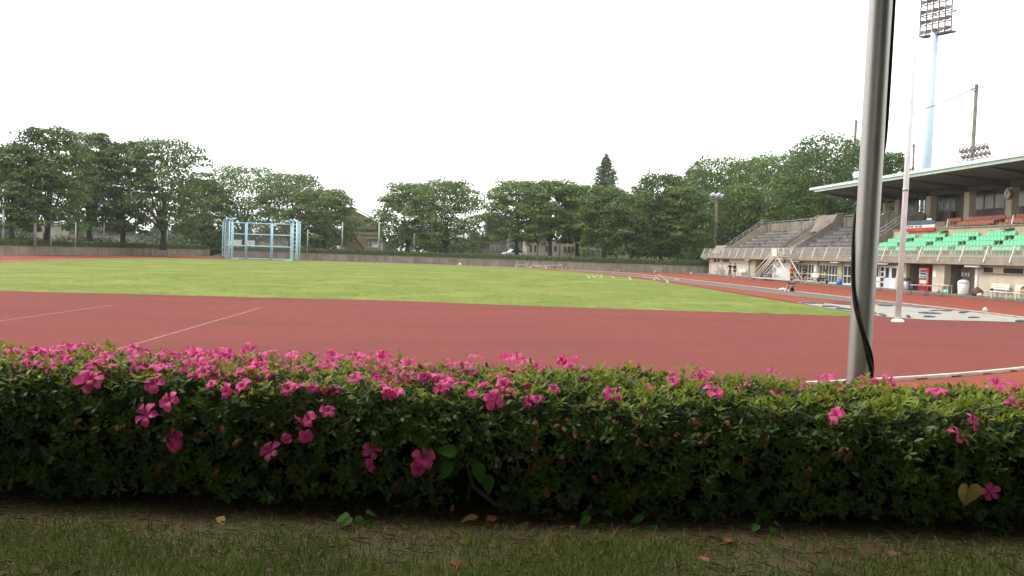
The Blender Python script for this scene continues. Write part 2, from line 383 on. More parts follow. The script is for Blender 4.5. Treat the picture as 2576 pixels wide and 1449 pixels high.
# apron beside the stand
ap = MB(); ap.prism([(36.7,-.05),(48,-.05),(48,.13),(36.78,.13),(36.7,.11)], 40, 136.3, 'y'); struct(ap.build('pavement', M['apron']))
# white marks on the D
def strip(name, pts, wd, z, m_):
    b = MB()
    for i in range(len(pts)-1):
        p = Vector((*pts[i],0)); q = Vector((*pts[i+1],0)); d = (q-p).normalized(); n = Vector((-d.y, d.x, 0))*wd/2
        b.quad((p.x+n.x,p.y+n.y,z), (p.x-n.x,p.y-n.y,z), (q.x-n.x,q.y-n.y,z), (q.x+n.x,q.y+n.y,z))
    return b.build(name, m_)
for (a_, b_) in (((0,808),(285,768)), ((262,889),(655,775))):
    p, q = G(*a_), G(*b_); d = (q-p)
    p2 = p-d*.35; q2 = q
    struct(strip('white_line', [(p2.x,p2.y),(q2.x,q2.y)], .055, .0085, M['linefaint']))

# kerb: raised white strip with drain slots
def kerb(pts, name):
    b = MB(); k = M['kerb']
    for i in range(len(pts)-1):
        p = Vector((*pts[i],0)); q = Vector((*pts[i+1],0)); d = (q-p); l = d.length; d.normalize(); n = Vector((-d.y, d.x, 0))
        c = (p+q)/2
        b.obox(c+Vector((0,0,.045)), d*l/2, n*.05, Vector((0,0,.018)))
        b.obox(c+Vector((0,0,.014)), d*(l/2-.16), n*.042, Vector((0,0,.0135)))
    o = b.build(name, k); return struct(o)
kp = arc(RAD, 180, 360, 90, ZC)+arc(RAD, 0, 180, 90, ZF)+[(XC-RAD, 80), (XC-RAD, ZC)]
kp2 = []
for i in range(len(kp)-1):
    p, q = Vector(kp[i]), Vector(kp[i+1]); n = max(1, int((q-p).length/1.4))
    for j in range(n): kp2.append(tuple(p+(q-p)*j/n))
kp2.append(kp[-1])
kerb(kp2, 'kerb')

# ------------------------------------------------------------------ far wall, bank, hedge on it
WH = 1.13
def offs(pts, d):
    res = []
    for i in range(len(pts)):
        a = Vector(pts[max(i-1,0)]); b = Vector(pts[min(i+1,len(pts)-1)]); t = (b-a).normalized(); n = Vector((-t.y, t.x))
        res.append(tuple(Vector(pts[i])+n*d))
    return res
def fine(pts, step=2.0):
    r_ = []
    for i in range(len(pts)-1):
        p, q = Vector(pts[i]), Vector(pts[i+1]); n = max(1, int((q-p).length/step))
        for j in range(n): r_.append(tuple(p+(q-p)*j/n))
    r_.append(pts[-1]); return r_
def smoothpts(pts, it=3):
    pts = [Vector(p) for p in fine(pts)]
    for _ in range(it*6):
        pts = [pts[0]]+[(pts[i-1]+pts[i]*2+pts[i+1])/4 for i in range(1, len(pts)-1)]+[pts[-1]]
    return [tuple(p) for p in pts]
SL, SR = smoothpts(WALL_L, 1), smoothpts(WALL_R, 2)
def wallstrip(pts, th, z0, z1):
    b = MB(); o = offs(pts, th); n = len(pts); vs = []
    for i in range(n):
        vs += [(*pts[i], z0), (*pts[i], z1), (*o[i], z1), (*o[i], z0)]
    fs = []
    for i in range(n-1):
        for k in range(4):
            k2 = (k+1) % 4; fs.append((4*i+k, 4*i+k2, 4*i+4+k2, 4*i+4+k))
    fs += [(3,2,1,0), tuple(4*n-4+k for k in range(4))]
    return b.add(vs, fs)
for pts, lab in ((SL, 'grey concrete retaining wall beyond the left end of the lawn'), (SR, 'long stained concrete retaining wall behind the throwing cage, running up to the grandstand')):
    root = thing('retaining_wall', lab, 'wall', (*pts[len(pts)//2], 0), 'retaining walls round the far bend')
    wallstrip(pts, .25, -.02, WH-.1).build('wall_face', M['wallc'], root)
    cp = offs(pts, -.03); wallstrip(cp, .33, WH-.1, WH).build('coping', M['concrete'], root)
# bank behind the walls (one raised sheet) and a ramp in the gap
def bank():
    b = MB(); line = offs(SL, .26)+[(-36.2,176)]+offs(SR, .26)
    far_ = []
    c = Vector((-5, 60))
    for p in line:
        v = Vector(p)-c; far_.append(tuple(c+v*7.0))
    n = len(line); vs = []
    for p, q in zip(line, far_):
        p = Vector(p); q = Vector(q); m1 = p+(q-p)*.03
        vs += [(*p, WH-.06), (*m1, WH+.12), (*q, WH+.3)]
    fs = []
    for i in range(n-1):
        for k in range(2): fs.append((3*i+k, 3*i+3+k, 3*i+4+k, 3*i+1+k))
    b.add(vs, fs); return b
struct(bank().build('embankment', M['bank']))
_l, _r = offs(SL, .26)[-1], offs(SR, .26)[0]
b = MB(); b.add([(*SL[-1], -.01), (*SR[0], -.01), (*_r, .1), (-36.2,176,WH-.05), (*_l, .1)], [(0,1,2,3,4)]); struct(b.build('ramp', M['soil']))

rng = np.random.default_rng(7)
def leafquads(cent, nrm, size, rng, asp=.55, jitter=.5):
    """quads around centres facing roughly nrm"""
    n = len(cent); a = rng.normal(size=(n,3)); nn = nrm+jitter*rng.normal(size=(n,3)); nn /= np.linalg.norm(nn, axis=1)[:,None]+1e-9
    t = np.cross(nn, a); t /= np.linalg.norm(t, axis=1)[:,None]+1e-9; b = np.cross(nn, t)
    s = (size*(.6+.8*rng.random(n)))[:,None]
    q = np.stack([cent-t*s*.5, cent-b*s*asp*.5+t*s*.05, cent+t*s*.5, cent+b*s*asp*.5+t*s*.05], 1)
    return q.reshape(-1, 3)
def hedge_strip(pts, d0, d1, z0, z1, n, size, m_):
    """leafy clipped hedge along plan points"""
    o0, o1 = offs(pts, d0), offs(pts, d1); P0 = np.array(o0); P1 = np.array(o1)
    seg = np.linalg.norm(np.diff(P0, axis=0), axis=1); cs = np.cumsum(seg)/seg.sum()
    tt = rng.random(n); i = np.searchsorted(cs, tt); f = rng.random(n)[:,None]
    A0 = P0[i]+(P0[i+1]-P0[i])*f; A1 = P1[i]+(P1[i+1]-P1[i])*f
    nx = (A0-A1); nx /= np.linalg.norm(nx, axis=1)[:,None]
    top = rng.random(n) < .35
    s = rng.random(n)[:,None]; lump = .05*np.sin(tt*300)+.04*np.sin(tt*820+1)
    xy = np.where(top[:,None], A0+(A1-A0)*s, A0+nx*rng.normal(0,.05,(n,1))); z = np.where(top, z1+lump+rng.normal(0,.03,n), z0+(z1-z0)*rng.random(n)+lump*.5)
    cent = np.column_stack([xy, z]); nrm = np.where(top[:,None], np.array([0,0,1.0]), np.column_stack([nx, .4*np.ones(n)]))
    q = leafquads(cent, nrm, np.full(n, size), rng)
    return npmesh('foliage', q, 4, m_)
HZ = WH-.02
for pts, lab, n in ((SL[2:], 'low clipped hedge with red tips along the top of the left wall', 9000), (SR, 'long low clipped hedge along the top of the wall behind the cage', 14000)):
    root = thing('clipped_hedge', lab, 'hedge', (*pts[len(pts)//2], HZ), 'clipped hedges on the far wall')
    core = wallstrip(offs(pts, .5), .6, HZ, HZ+.62); core.build('hedge_core', M['hedgefar'], root)
    o = objm('foliage', hedge_strip(pts, .42, 1.2, HZ, HZ+.72, n, .2, M['hedgefar']), root); o.location = -WL[root.name]

# ------------------------------------------------------------------ trees
def crown_quads(rng, Hh, Rr, base, kind):
    cs = []
    if kind == 'poplar':
        for k in range(130):
            t = rng.random(); z = base+(Hh-base)*t
            rr = Rr*1.15*(1-t)**.85*(.55+.45*min(1, t*5))
            a = rng.random()*6.283; r_ = rr*math.sqrt(rng.random())
            cs.append((r_*math.cos(a), r_*math.sin(a), z-Rr*.4*(1-t), Rr*.36*(1.1-.8*t), Rr*.55*(1.1-.6*t), 110, .7))
    elif kind == 'spread':      # cherry / zelkova: wide layered crown with small gaps
        N = 74
        for k in range(N):
            t = ((k+rng.random())/N)**.85; z = base+(Hh-base)*t
            prof = math.sqrt(max(.03, 1-((t-.32)/.72)**2)) if t > .32 else (.70+.30*t/.32)
            a = 2.4*k+rng.random()*.9; r_ = Rr*prof*(.30+.66*math.sqrt(rng.random()))
            s = Rr*(.19+.13*rng.random())
            cs.append((r_*math.cos(a), r_*math.sin(a), z-.06*r_, s*1.25, s*.60, 176, .9))
        for k in range(16):
            a = rng.random()*6.283; r_ = Rr*.45*rng.random(); cs.append((r_*math.cos(a), r_*math.sin(a), base+(Hh-base)*(.12+.7*rng.random()), Rr*.34, Rr*.24, 110, .9))
    else:                        # dense broadleaf
        N = 120
        for k in range(N):
            t = ((k+rng.random())/N)**.92; z = base+(Hh-base)*t
            prof = math.sqrt(max(.03, 1-((t-.35)/.70)**2)) if t > .35 else (.78+.22*t/.35)
            a = 2.4*k+rng.random(); r_ = Rr*prof*(.45+.52*math.sqrt(rng.random()))
            s = Rr*(.20+.12*rng.random()); cs.append((r_*math.cos(a), r_*math.sin(a), z, s*1.1, s*.80, 112, 1.0))
        for k in range(24):
            a = rng.random()*6.283; r_ = Rr*.55*rng.random(); cs.append((r_*math.cos(a), r_*math.sin(a), base+(Hh-base)*(.1+.68*rng.random()), Rr*.42, Rr*.42, 100, 1.0))
    Q = []
    for (x, y, z, sx, sz, n, jt) in cs:
        d = rng.normal(size=(n,3)); d /= np.linalg.norm(d, axis=1)[:,None]; d[:,2] = np.where(d[:,2] < -.25, -d[:,2]*.6, d[:,2])
        rad = (.45+.62*rng.random(n)**.6)[:,None]
        # droop and ragged ends
        p = np.column_stack([d[:,0]*sx, d[:,1]*sx, d[:,2]*sz])*rad+np.array([x,y,z])
        p[:,2] -= .10*sx*rng.random(n)
        nrm = d*np.array([.7,.7,1.1])+np.array([0,0,.35])
        Q.append(leafquads(p, nrm, np.full(n, LEAF[0]), rng, .6, .55*jt))
    return np.concatenate(Q), cs
LEAF = [.42]
def trunk_mesh(rng, Hh, Rr, base, cs, r0):
    b = MB(); lean = (rng.random()-.5)*.5
    fork = base*.85+.3
    b.tube([(0,0,-.15), (0.03,0,.25), (lean*.3,.0,fork*.6), (lean*.6,.1,fork), (lean*.4,.15,base+(Hh-base)*.45)], [r0*1.5, r0*1.05, r0*.9, r0*.78, r0*.32], 9)
    idx = rng.permutation(len(cs))[:11]
    for i in idx:
        x, y, z = cs[i][:3]; s = Vector((lean*.5, .1, fork*(.8+.35*rng.random())))
        e = Vector((x*.85, y*.85, z)); mid = s.lerp(e, .5)+Vector((0,0,(.1+.10*rng.random())*Rr))
        b.tube([s, s.lerp(mid,.6)+Vector((0,0,.1)), mid, e], [r0*.5, r0*.34, r0*.22, r0*.07], 6)
    return b
def tree(label, cat, pos, Hh, Rr, base, kind, m_, seed, group, name, leaf=.42, r0=None, zs=1.0):
    rg = np.random.default_rng(seed); LEAF[0] = leaf
    q, cs = crown_quads(rg, Hh, Rr, base, kind)
    root = thing(name, label, cat, pos, group)
    tb = trunk_mesh(rg, Hh, Rr, base, cs, r0 or .028*Hh)
    me = tb.mesh('trunk', M['bark']); objm('trunk', me, root)
    objm('crown', npmesh('crown', q, 4, m_), root)
    return root
# survey of the far tree line: (label, foot px, top py, half width px, distance Y, base ratio, kind, material)
TG = 'trees lining the bank beyond the track'
TL = [
 ('broad dark tree cut off by the left edge of the view', 30, 600, 368, 78, 128, .28, 'spread', 'tree1', 'broadleaf_tree'),
 ('tall rounded tree, the tallest at the left end of the row', 118, 602, 322, 88, 131, .27, 'spread', 'tree1', 'broadleaf_tree'),
 ('narrower tree directly behind the tall left lamp pole', 226, 600, 334, 66, 148, .27, 'spread', 'tree1', 'broadleaf_tree'),
 ('dark tree with a forked trunk, just right of the left lamp pole', 310, 602, 356, 68, 152, .27, 'spread', 'tree1', 'broadleaf_tree'),
 ('large domed tree with a thick dark trunk left of the throwing cage', 409, 604, 354, 104, 150, .28, 'spread', 'tree1', 'broadleaf_tree'),
 ('low leafy tree filling the gap beside the ramp left of the cage', 512, 622, 452, 60, 178, .12, 'spread', 'tree1', 'broadleaf_tree'),
 ('wide spreading tree rising behind the throwing cage', 612, 630, 421, 108, 186, .25, 'spread', 'tree2', 'broadleaf_tree'),
 ('spreading tree over the right end of the cage', 728, 632, 438, 96, 180, .22, 'spread', 'tree2', 'broadleaf_tree'),
 ('low branching tree whose right side droops over the tan house', 815, 634, 478, 76, 176, .24, 'spread', 'tree2', 'broadleaf_tree'),
 ('wide layered tree just right of the tan house', 1026, 632, 462, 80, 171, .20, 'spread', 'tree2', 'broadleaf_tree'),
 ('layered tree overlapping the middle lamp pole', 1124, 634, 455, 96, 168, .20, 'spread', 'tree2', 'broadleaf_tree'),
 ('tree with a leaning trunk in front of the brown house', 1300, 640, 457, 84, 162, .40, 'spread', 'tree2', 'broadleaf_tree'),
 ('tree with a bare black trunk in front of the pale apartments', 1384, 642, 456, 80, 158, .46, 'spread', 'tree2', 'broadleaf_tree'),
 ('slender tree just left of the poplar', 1452, 646, 468, 52, 160, .44, 'spread', 'tree2', 'broadleaf_tree'),
 ('dense tree standing in front of the poplar', 1519, 650, 474, 60, 150, .36, 'dense', 'tree2', 'broadleaf_tree'),
 ('dark tree right of the poplar with its crown low to the hedge', 1587, 652, 492, 72, 147, .18, 'dense', 'tree1', 'broadleaf_tree'),
 ('dark bushy tree left of the floodlight mast', 1662, 655, 442, 76, 150, .15, 'dense', 'tree1', 'broadleaf_tree'),
 ('tree with fanned low trunks left of the grandstand end', 1712, 657, 470, 66, 146, .18, 'spread', 'tree2', 'broadleaf_tree'),
 ('tall loose tree behind the floodlight mast', 1805, 650, 404, 96, 164, .10, 'dense', 'tree2', 'broadleaf_tree'),
 ('bright green tree rising behind the open terrace', 1945, 650, 392, 92, 160, .10, 'dense', 'tree3', 'broadleaf_tree'),
 ('leafy tree low behind the corner of the terrace', 1870, 650, 470, 80, 150, .08, 'dense', 'tree2', 'broadleaf_tree'),
 ('largest dark tree, behind the terrace left of the steel pole', 2085, 640, 347, 118, 140, .08, 'dense', 'tree1', 'broadleaf_tree'),
 ('leafy tree low behind the terrace back wall', 2010, 645, 452, 90, 142, .05, 'dense', 'tree2', 'broadleaf_tree'),
 ('tree showing between the steel pole and the flagpole', 2222, 630, 385, 62, 138, .05, 'dense', 'tree1', 'broadleaf_tree'),
 ('dark tree filling the gap behind the bright green tree', 1890, 650, 402, 80, 176, .05, 'dense', 'tree2', 'broadleaf_tree'),
 ('dark tree behind the largest tree, its top just lower', 2030, 650, 380, 90, 158, .05, 'dense', 'tree1', 'broadleaf_tree'),
 ('dark tree behind the steel pole, right of the largest tree', 2155, 650, 372, 80, 150, .05, 'dense', 'tree1', 'broadleaf_tree'),
 ('leafy tree behind the floodlight mast, right of the fanned trunks', 1760, 650, 430, 70, 172, .05, 'dense', 'tree2', 'broadleaf_tree'),
]
tcount = 0
for (lab, fx, fy, ty, hw, Y, br, kind, mk, nm) in TL:
    p = HY(fx, fy, Y); p.z = WH
    dist = math.hypot(p.x, p.y); s = dist/FPX*1.0
    top = HY(fx, ty, Y).z; Hh = top-WH; Rr = hw*s*1.16
    tree(lab, 'tree', p, Hh*.985, Rr, Hh*br*.55, kind, M[mk], 100+tcount, TG, nm, leaf=.40 if Y > 140 else .40)
    tcount += 1
# poplar
p = HY(1517, 640, 205); p.z = WH
tree('tall pointed poplar standing above the tree line', 'tree', p, HY(1517, 405, 205).z-WH, 84*205/FPX, 3, 'poplar', M['poplar'], 55, TG, 'poplar_tree', leaf=.5, r0=.3)
p = HY(2270, 640, 150); p.z = WH
tree('small pointed conifer tip right of the flagpole', 'tree', p, HY(2270, 378, 150).z-WH, 22*150/FPX, 4, 'poplar', M['tree1'], 56, TG, 'conifer_tree', leaf=.45, r0=.25)

# distant wood behind everything on the left
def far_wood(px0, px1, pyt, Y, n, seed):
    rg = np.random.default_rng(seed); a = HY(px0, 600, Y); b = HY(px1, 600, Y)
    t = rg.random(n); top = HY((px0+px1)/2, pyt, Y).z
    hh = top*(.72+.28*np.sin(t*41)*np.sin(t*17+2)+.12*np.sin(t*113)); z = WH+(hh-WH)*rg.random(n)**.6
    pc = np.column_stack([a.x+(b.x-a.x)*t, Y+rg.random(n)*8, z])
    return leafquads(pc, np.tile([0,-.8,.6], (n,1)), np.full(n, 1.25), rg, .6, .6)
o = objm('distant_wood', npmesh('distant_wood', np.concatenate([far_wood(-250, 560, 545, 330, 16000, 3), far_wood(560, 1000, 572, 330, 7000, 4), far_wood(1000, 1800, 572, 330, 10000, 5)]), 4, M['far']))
tag(o, 'hazy dark line of woodland far beyond the field', 'wood', None, 'stuff')
#--PART2--
# ------------------------------------------------------------------ near side: bank, wall, hedge
ZG = 1.0
b = MB(); N = 60
vs = []; fs = []
us = [-30+i for i in range(61)]; ws = [-14, -4, 0, 1.5, 2.5, 3.2, 3.9, 4.86]
for w_ in ws:
    for u in us:
        p = H(u, w_, 0); vs.append((p.x, p.y, ZG+(.012*math.sin(u*2.3+w_*3) if w_ < 4.8 else 0)))
n = len(us)
for j in range(len(ws)-1):
    for i in range(n-1): fs.append((j*n+i, j*n+i+1, (j+1)*n+i+1, (j+1)*n+i))
b.add(vs, fs); struct(b.build('verge', M['soil']))
root = thing('retaining_wall', 'low retaining wall under the near bank, behind the azalea hedge', 'wall', H(0,4.95,0))
b = MB(); b.obox(H(0,4.95,.48), HR*30, HF*.09, Vector((0,0,.5))); b.build('wall_face', M['wallc'], root)

from mathutils import noise as mnoise
rng = np.random.default_rng(21)
PROF = [(3.95,1.01), (3.90,1.13), (3.87,1.27), (3.88,1.40), (3.93,1.465), (4.03,1.495), (4.30,1.502), (4.58,1.495), (4.68,1.46), (4.74,1.38), (4.75,1.15)]
PR = np.array(PROF); seg = np.linalg.norm(np.diff(PR, axis=0), axis=1); CS = np.concatenate([[0], np.cumsum(seg)]); TOT = CS[-1]
def on_profile(s):
    i = np.clip(np.searchsorted(CS, s, side='right')-1, 0, len(seg)-1); f = ((s-CS[i])/seg[i])[:,None]
    p = PR[i]+(PR[i+1]-PR[i])*f; t = (PR[i+1]-PR[i])/seg[i][:,None]; nrm = np.column_stack([-t[:,1], t[:,0]])
    # blend the normal around corners
    f = f[:,0]; j = np.clip(np.where(f > .5, i+1, i-1), 0, len(seg)-1); tj = (PR[j+1]-PR[j])/seg[j][:,None]; nj = np.column_stack([-tj[:,1], tj[:,0]])
    k = np.abs(f-.5)[:,None]; nn = nrm*(1-k)+nj*k
    return p, nn/np.linalg.norm(nn, axis=1)[:,None]
def lump(u, s):
    return np.array([mnoise.noise((a*2.6, c*2.6, 3.0))*.042+mnoise.noise((a*7, c*7, 9.0))*.024 for a, c in zip(u, s)])
def in_gap(u, z, m_=0):
    g = ((u+.115)/(.135+m_))**2+((z-1.10)/(.135+m_))**2 < 1
    g2 = ((u+.62)/.20)**2+((z-1.01)/.05)**2 < 1
    g3 = ((u-1.35)/.35)**2+((z-1.0)/.05)**2 < 1
    g4 = ((u+1.25)/.30)**2+((z-1.0)/.05)**2 < 1
    return g | g2 | g3 | g4
def drop(u, z): return -(.020+.0115*u)*np.clip((z-1.0)/.5, 0, 1.1)      # the top falls gently towards the right
def whorls(n, depth, seed, mode):
    rg = np.random.default_rng(seed); u = rg.uniform(-3.3, 3.3, n); s = rg.uniform(0, TOT*.86, n)
    if mode == 'top': s = rg.uniform(.47, TOT*.80, n)
    p, nr = on_profile(s); L_ = lump(u, s)+rg.normal(0, .016, n)-depth*rg.random(n)
    w_ = p[:,0]+nr[:,0]*L_; z = p[:,1]+nr[:,1]*L_
    keep = ~in_gap(u, z, 0 if depth < .05 else -.02)
    z = z+drop(u, z)
    return u[keep], w_[keep], z[keep], nr[keep], s[keep], rg
def leaves(u, w_, z, nr, rg, ln, wd, per, up=.55):
    n = len(u); hr = np.array(HR); hf = np.array(HF); ez = np.array([0,0,1.0])
    P = u[:,None]*hr+w_[:,None]*hf+z[:,None]*ez; nw = nr[:,:1]*hf+nr[:,1:]*ez
    D = nw*.75+ez*up+rg.normal(0,.38,(n,3)); D /= np.linalg.norm(D, axis=1)[:,None]
    a = rg.normal(size=(n,3)); T = np.cross(D, a); T /= np.linalg.norm(T, axis=1)[:,None]; B = np.cross(D, T)
    k = per; th = (np.arange(k)*2.4)[None,:]+rg.random((n,1))*6.28+rg.normal(0,.2,(n,k)); el = rg.uniform(.15, .95, (n,k))
    d = (np.cos(th)[...,None]*T[:,None]+np.sin(th)[...,None]*B[:,None])*np.cos(el)[...,None]+D[:,None]*np.sin(el)[...,None]
    side = np.cross(d, D[:,None]); side /= np.linalg.norm(side, axis=2)[...,None]+1e-9; nn = np.cross(side, d)
    l = (ln*(.65+.6*rg.random((n,k))))[...,None]; wv = l*wd
    O = (P[:,None]+D[:,None]*rg.uniform(-.012,.012,(n,k))[...,None])+d*.004
    # lanceolate outline, slightly arched
    pts = [O, O+d*l*.30+side*wv*.42+nn*l*.03, O+d*l*.62+side*wv*.46+nn*l*.03, O+d*l-nn*l*.05, O+d*l*.62-side*wv*.46+nn*l*.03, O+d*l*.30-side*wv*.42+nn*l*.03]
    return np.stack(pts, 2).reshape(-1, 3)
hroot = thing('azalea_hedge', 'clipped azalea hedge in pink bloom running across the foreground', 'hedge', H(0, 4.3, ZG))
HO = WL[hroot.name]
acc = []
for (n_, dep, sd_, md) in ((4600, .02, 1, 'all'), (3800, .10, 2, 'all'), (2400, .20, 3, 'all')):
    u, w_, z, nr, s, rg = whorls(n_, dep, sd_, md); acc.append(leaves(u, w_, z, nr, rg, .037, .36, 7))
o = objm('foliage', npmesh('foliage', np.concatenate(acc), 6, M['azalea']), hroot); o.location = -HO
u, w_, z, nr, s, rg = whorls(3000, .0, 5, 'top'); w_ = w_+nr[:,0]*.012; z = z+nr[:,1]*.014
o = objm('young_shoots', npmesh('young_shoots', leaves(u, w_, z, nr, rg, .033, .34, 7, .9), 6, M['azaleayoung']), hroot); o.location = -HO
# a few taller shoots on the top
for j, u0 in enumerate((-1.05,-.52,.30,.82,.88,1.02,1.24,1.33,1.66,-.7,-1.5,.1,.55,1.9,-1.9,.42,1.13)):
    acc = []; rg = np.random.default_rng(60+j); w0 = 4.35+.3*math.sin(u0*9)
    for q in range(5):
        acc.append(leaves(np.array([u0+rg.normal(0,.006)]), np.array([w0+rg.normal(0,.006)]), np.array([1.505+.014*q+float(drop(u0, 1.5))]), np.array([[0,1.0]]), rg, .036, .34, 6, 1.0))
    o = objm('tall_shoot', npmesh('tall_shoot', np.concatenate(acc), 6, M['azaleayoung']), hroot); o.location = -HO
# solid core added to block light, inner shade put into its dark colour
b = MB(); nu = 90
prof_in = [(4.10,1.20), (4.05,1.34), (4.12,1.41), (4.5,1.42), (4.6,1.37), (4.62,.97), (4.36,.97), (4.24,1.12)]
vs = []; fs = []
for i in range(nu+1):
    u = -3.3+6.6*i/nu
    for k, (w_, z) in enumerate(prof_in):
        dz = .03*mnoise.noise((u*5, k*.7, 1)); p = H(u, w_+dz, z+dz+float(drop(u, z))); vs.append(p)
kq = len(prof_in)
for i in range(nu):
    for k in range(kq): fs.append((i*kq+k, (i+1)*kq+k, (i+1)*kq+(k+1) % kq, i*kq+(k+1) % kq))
b.add(vs, fs); b.build('shade_core', M['inner'], hroot)
def stem(pts, r0): 
    b = MB(); n_ = len(pts); b.tube([H(*p) for p in pts], [r0*(1-.5*i/(n_-1)) for i in range(n_)], 7); return b.build('branch', M['twig'], hroot)
rr_ = random.Random(5)
stem([(.045,4.02,.99),(-.04,3.98,1.03),(-.13,3.97,1.10),(-.165,4.0,1.19),(-.15,4.05,1.30)], .012)
stem([(.075,4.06,.99),(.035,4.02,1.09),(-.02,4.0,1.15),(-.10,4.02,1.20),(-.2,4.08,1.28)], .010)
stem([(.085,4.03,.99),(.07,4.0,1.08),(.055,4.0,1.16),(.03,4.04,1.26)], .010)
stem([(.06,4.0,1.12),(.09,4.0,1.17),(.12,4.03,1.25)], .006)
for k in range(30):
    u = rr_.uniform(-2.6, 2.6); w_ = rr_.uniform(4.02, 4.3); d = rr_.uniform(-.35,.35)
    stem([(u,w_,.98),(u+d*.3,w_-.02,1.06),(u+d*.8,w_-.03,1.16),(u+d*1.2,w_+.05,1.34)], rr_.uniform(.006,.013))

# blossoms ------------------------------------------------------
def blossom_mesh(rg, opn, rad=.036):
    b = MB(); b.smooth = True
    for k in range(5):
        a = 2*math.pi*k/5+rg.normal(0,.08); L_ = rad*(1+rg.normal(0,.08)); wv = L_*.47
        ca, sa = math.cos(a), math.sin(a); tw = rg.normal(0,.15)
        vs = []
        for (t, hw, h) in ((.04,.10,.0), (.30,.30,.30), (.62,.74,.42), (.90,.80,.38), (1.10,.26,.28)):
            r_ = t*L_*opn; zz = h*L_*(1.45-opn*.8)-(max(0,t-.6)**2)*L_*opn*.7
            for c in (-1,0,1):
                x = r_*ca-c*hw*wv*sa; y = r_*sa+c*hw*wv*ca
                vs.append((x, y, zz+(abs(c)*.10*L_*hw)+c*tw*hw*wv+rg.normal(0,.0012)))
        fs = [(3*i+j, 3*i+j+1, 3*i+4+j, 3*i+3+j) for i in range(4) for j in (0,1)]
        b.add(vs, fs)
    b.cur = 1
    for k in range(4):
        a = rg.random()*6.28; b.tube([(0,0,0), (.006*math.cos(a), .006*math.sin(a), rad*.9)], .0007, 4)
    return b.mesh('blossom', [M['petal'], M['stamen']])
def wither_mesh(rg, rad=.022):
    b = MB(); b.smooth = True
    for k in range(5):
        a = 2*math.pi*k/5+rg.normal(0,.3); ca, sa = math.cos(a), math.sin(a); vs = []
        L_ = rad*(1.0+.9*rg.random())
        for (t, hw, r_) in ((0,.15,.1), (.35,.5,.42), (.7,.42,.5+.2*rg.normal()), (1.0,.15,.3+.3*rg.normal())):
            for c in (-1,1):
                vs.append((r_*rad*.9*ca-c*hw*rad*.7*sa+rg.normal(0,.003), r_*rad*.9*sa+c*hw*rad*.7*ca+rg.normal(0,.003), t*L_*1.3))
        b.add(vs, [(2*i, 2*i+1, 2*i+3, 2*i+2) for i in range(3)])
    return b.mesh('withered_blossom', M['wither'])
rg = np.random.default_rng(4)
BM = [blossom_mesh(rg, o_) for o_ in (.95, .85, 1.0, .7, .9, .55)]
WM = [wither_mesh(rg) for _ in range(5)]
def hedge_hit(px, py):
    d = ray(px, py); 
    # front face, else top
    dw = d.dot(HF); t = 3.865/dw; p = Vector((0,0,EYE))+d*t; z = p.z
    if z < 1.42: return p, (HF*-1+Vector((0,0,.35))).normalized()
    zt = 1.512+float(drop(d.dot(HR)/d.dot(HF)*4.2, 1.5)); t = (zt-EYE)/d.z; p = Vector((0,0,EYE))+d*t
    wv = p.dot(HF)
    if wv < 3.93: p = p+HF*(3.93-wv); p.z = zt-.042; return p, (HF*-.7+Vector((0,0,.8))).normalized()
    return p, (HF*-.35+Vector((0,0,1))).normalized()
FL = [(148,930,60),(130,975,56),(270,993,54),(215,945,50),(245,938,52),(330,932,50),(350,925,44),(412,920,60),(405,945,52),(475,940,56),(500,930,44),(515,968,30),(437,1015,38),(380,1053,48),(425,1118,50),(440,1110,40),(585,962,46),(605,970,50),(632,946,42),(696,990,54),(668,1018,36),(724,1012,40),(750,1006,34),(780,1005,30),(805,1003,26),(770,1040,32),(792,1062,36),(766,1090,38),(690,1145,44),(827,1045,32),(720,1103,22),(962,992,54),(985,1000,34),(938,1012,26),(1098,968,44),(1128,980,38),(1172,1014,42),(1238,1024,44),(1277,978,46),(1360,1002,32),(1345,1024,24),(1062,1160,56),(1050,1180,40),(935,1142,34),(947,1165,30),(1793,1005,48),(1780,985,30),(2155,1044,38),(2355,1005,42),(2398,1112,50),(2497,1240,30),(2560,1030,52),(2480,1058,36),(2500,978,36),(2545,990,34),(2390,1002,24),(633,890,46),(685,910,36),(565,905,38),(470,902,44),(420,912,46),(530,905,30),(340,892,36),(270,897,30),(200,892,36),(95,905,34),(30,903,36),(75,932,26),(960,905,46),(990,912,36),(895,912,46),(925,918,34),(790,910,30),(1030,932,40),(1012,950,40),(1160,948,32),(1305,915,38),(1200,912,28),(1420,917,36),(1345,935,40),(1325,928,34),(1290,950,34),(1520,945,26),(1565,948,22),(1600,943,20),(1935,948,26),(1775,955,34),(1880,985,24),(1960,992,22),(1450,920,28),(1270,910,26),(740,905,28),(830,905,30),(860,915,26),(610,925,28),(655,925,26),(150,900,28),(235,905,26),(380,898,26)]
def put(me, name, p, nrm, size, rgen, ms=.072):
    o = bpy.data.objects.new(name, me); COL.objects.link(o); o.parent = hroot
    o.location = Vector(p)-HO; q = Vector(nrm).to_track_quat('Z', 'Y'); o.rotation_mode = 'QUATERNION'
    from mathutils import Quaternion
    o.rotation_quaternion = q @ Quaternion((0,0,1), rgen.random()*6.28)
    o.scale = (size/ms,)*3; return o
rg = np.random.default_rng(9)
for k, (x, y, s_) in enumerate(FL[:98]):
    p, nn = hedge_hit(x, y); d = (p-Vector((0,0,EYE))).length
    nn = (nn+Vector(rg.normal(0,.45,3))).normalized()
    put(BM[int(rg.integers(0,6))], 'blossom', p+nn*.026, nn, max(.058, min(.10, s_*1.3/FPX*d)), rg)
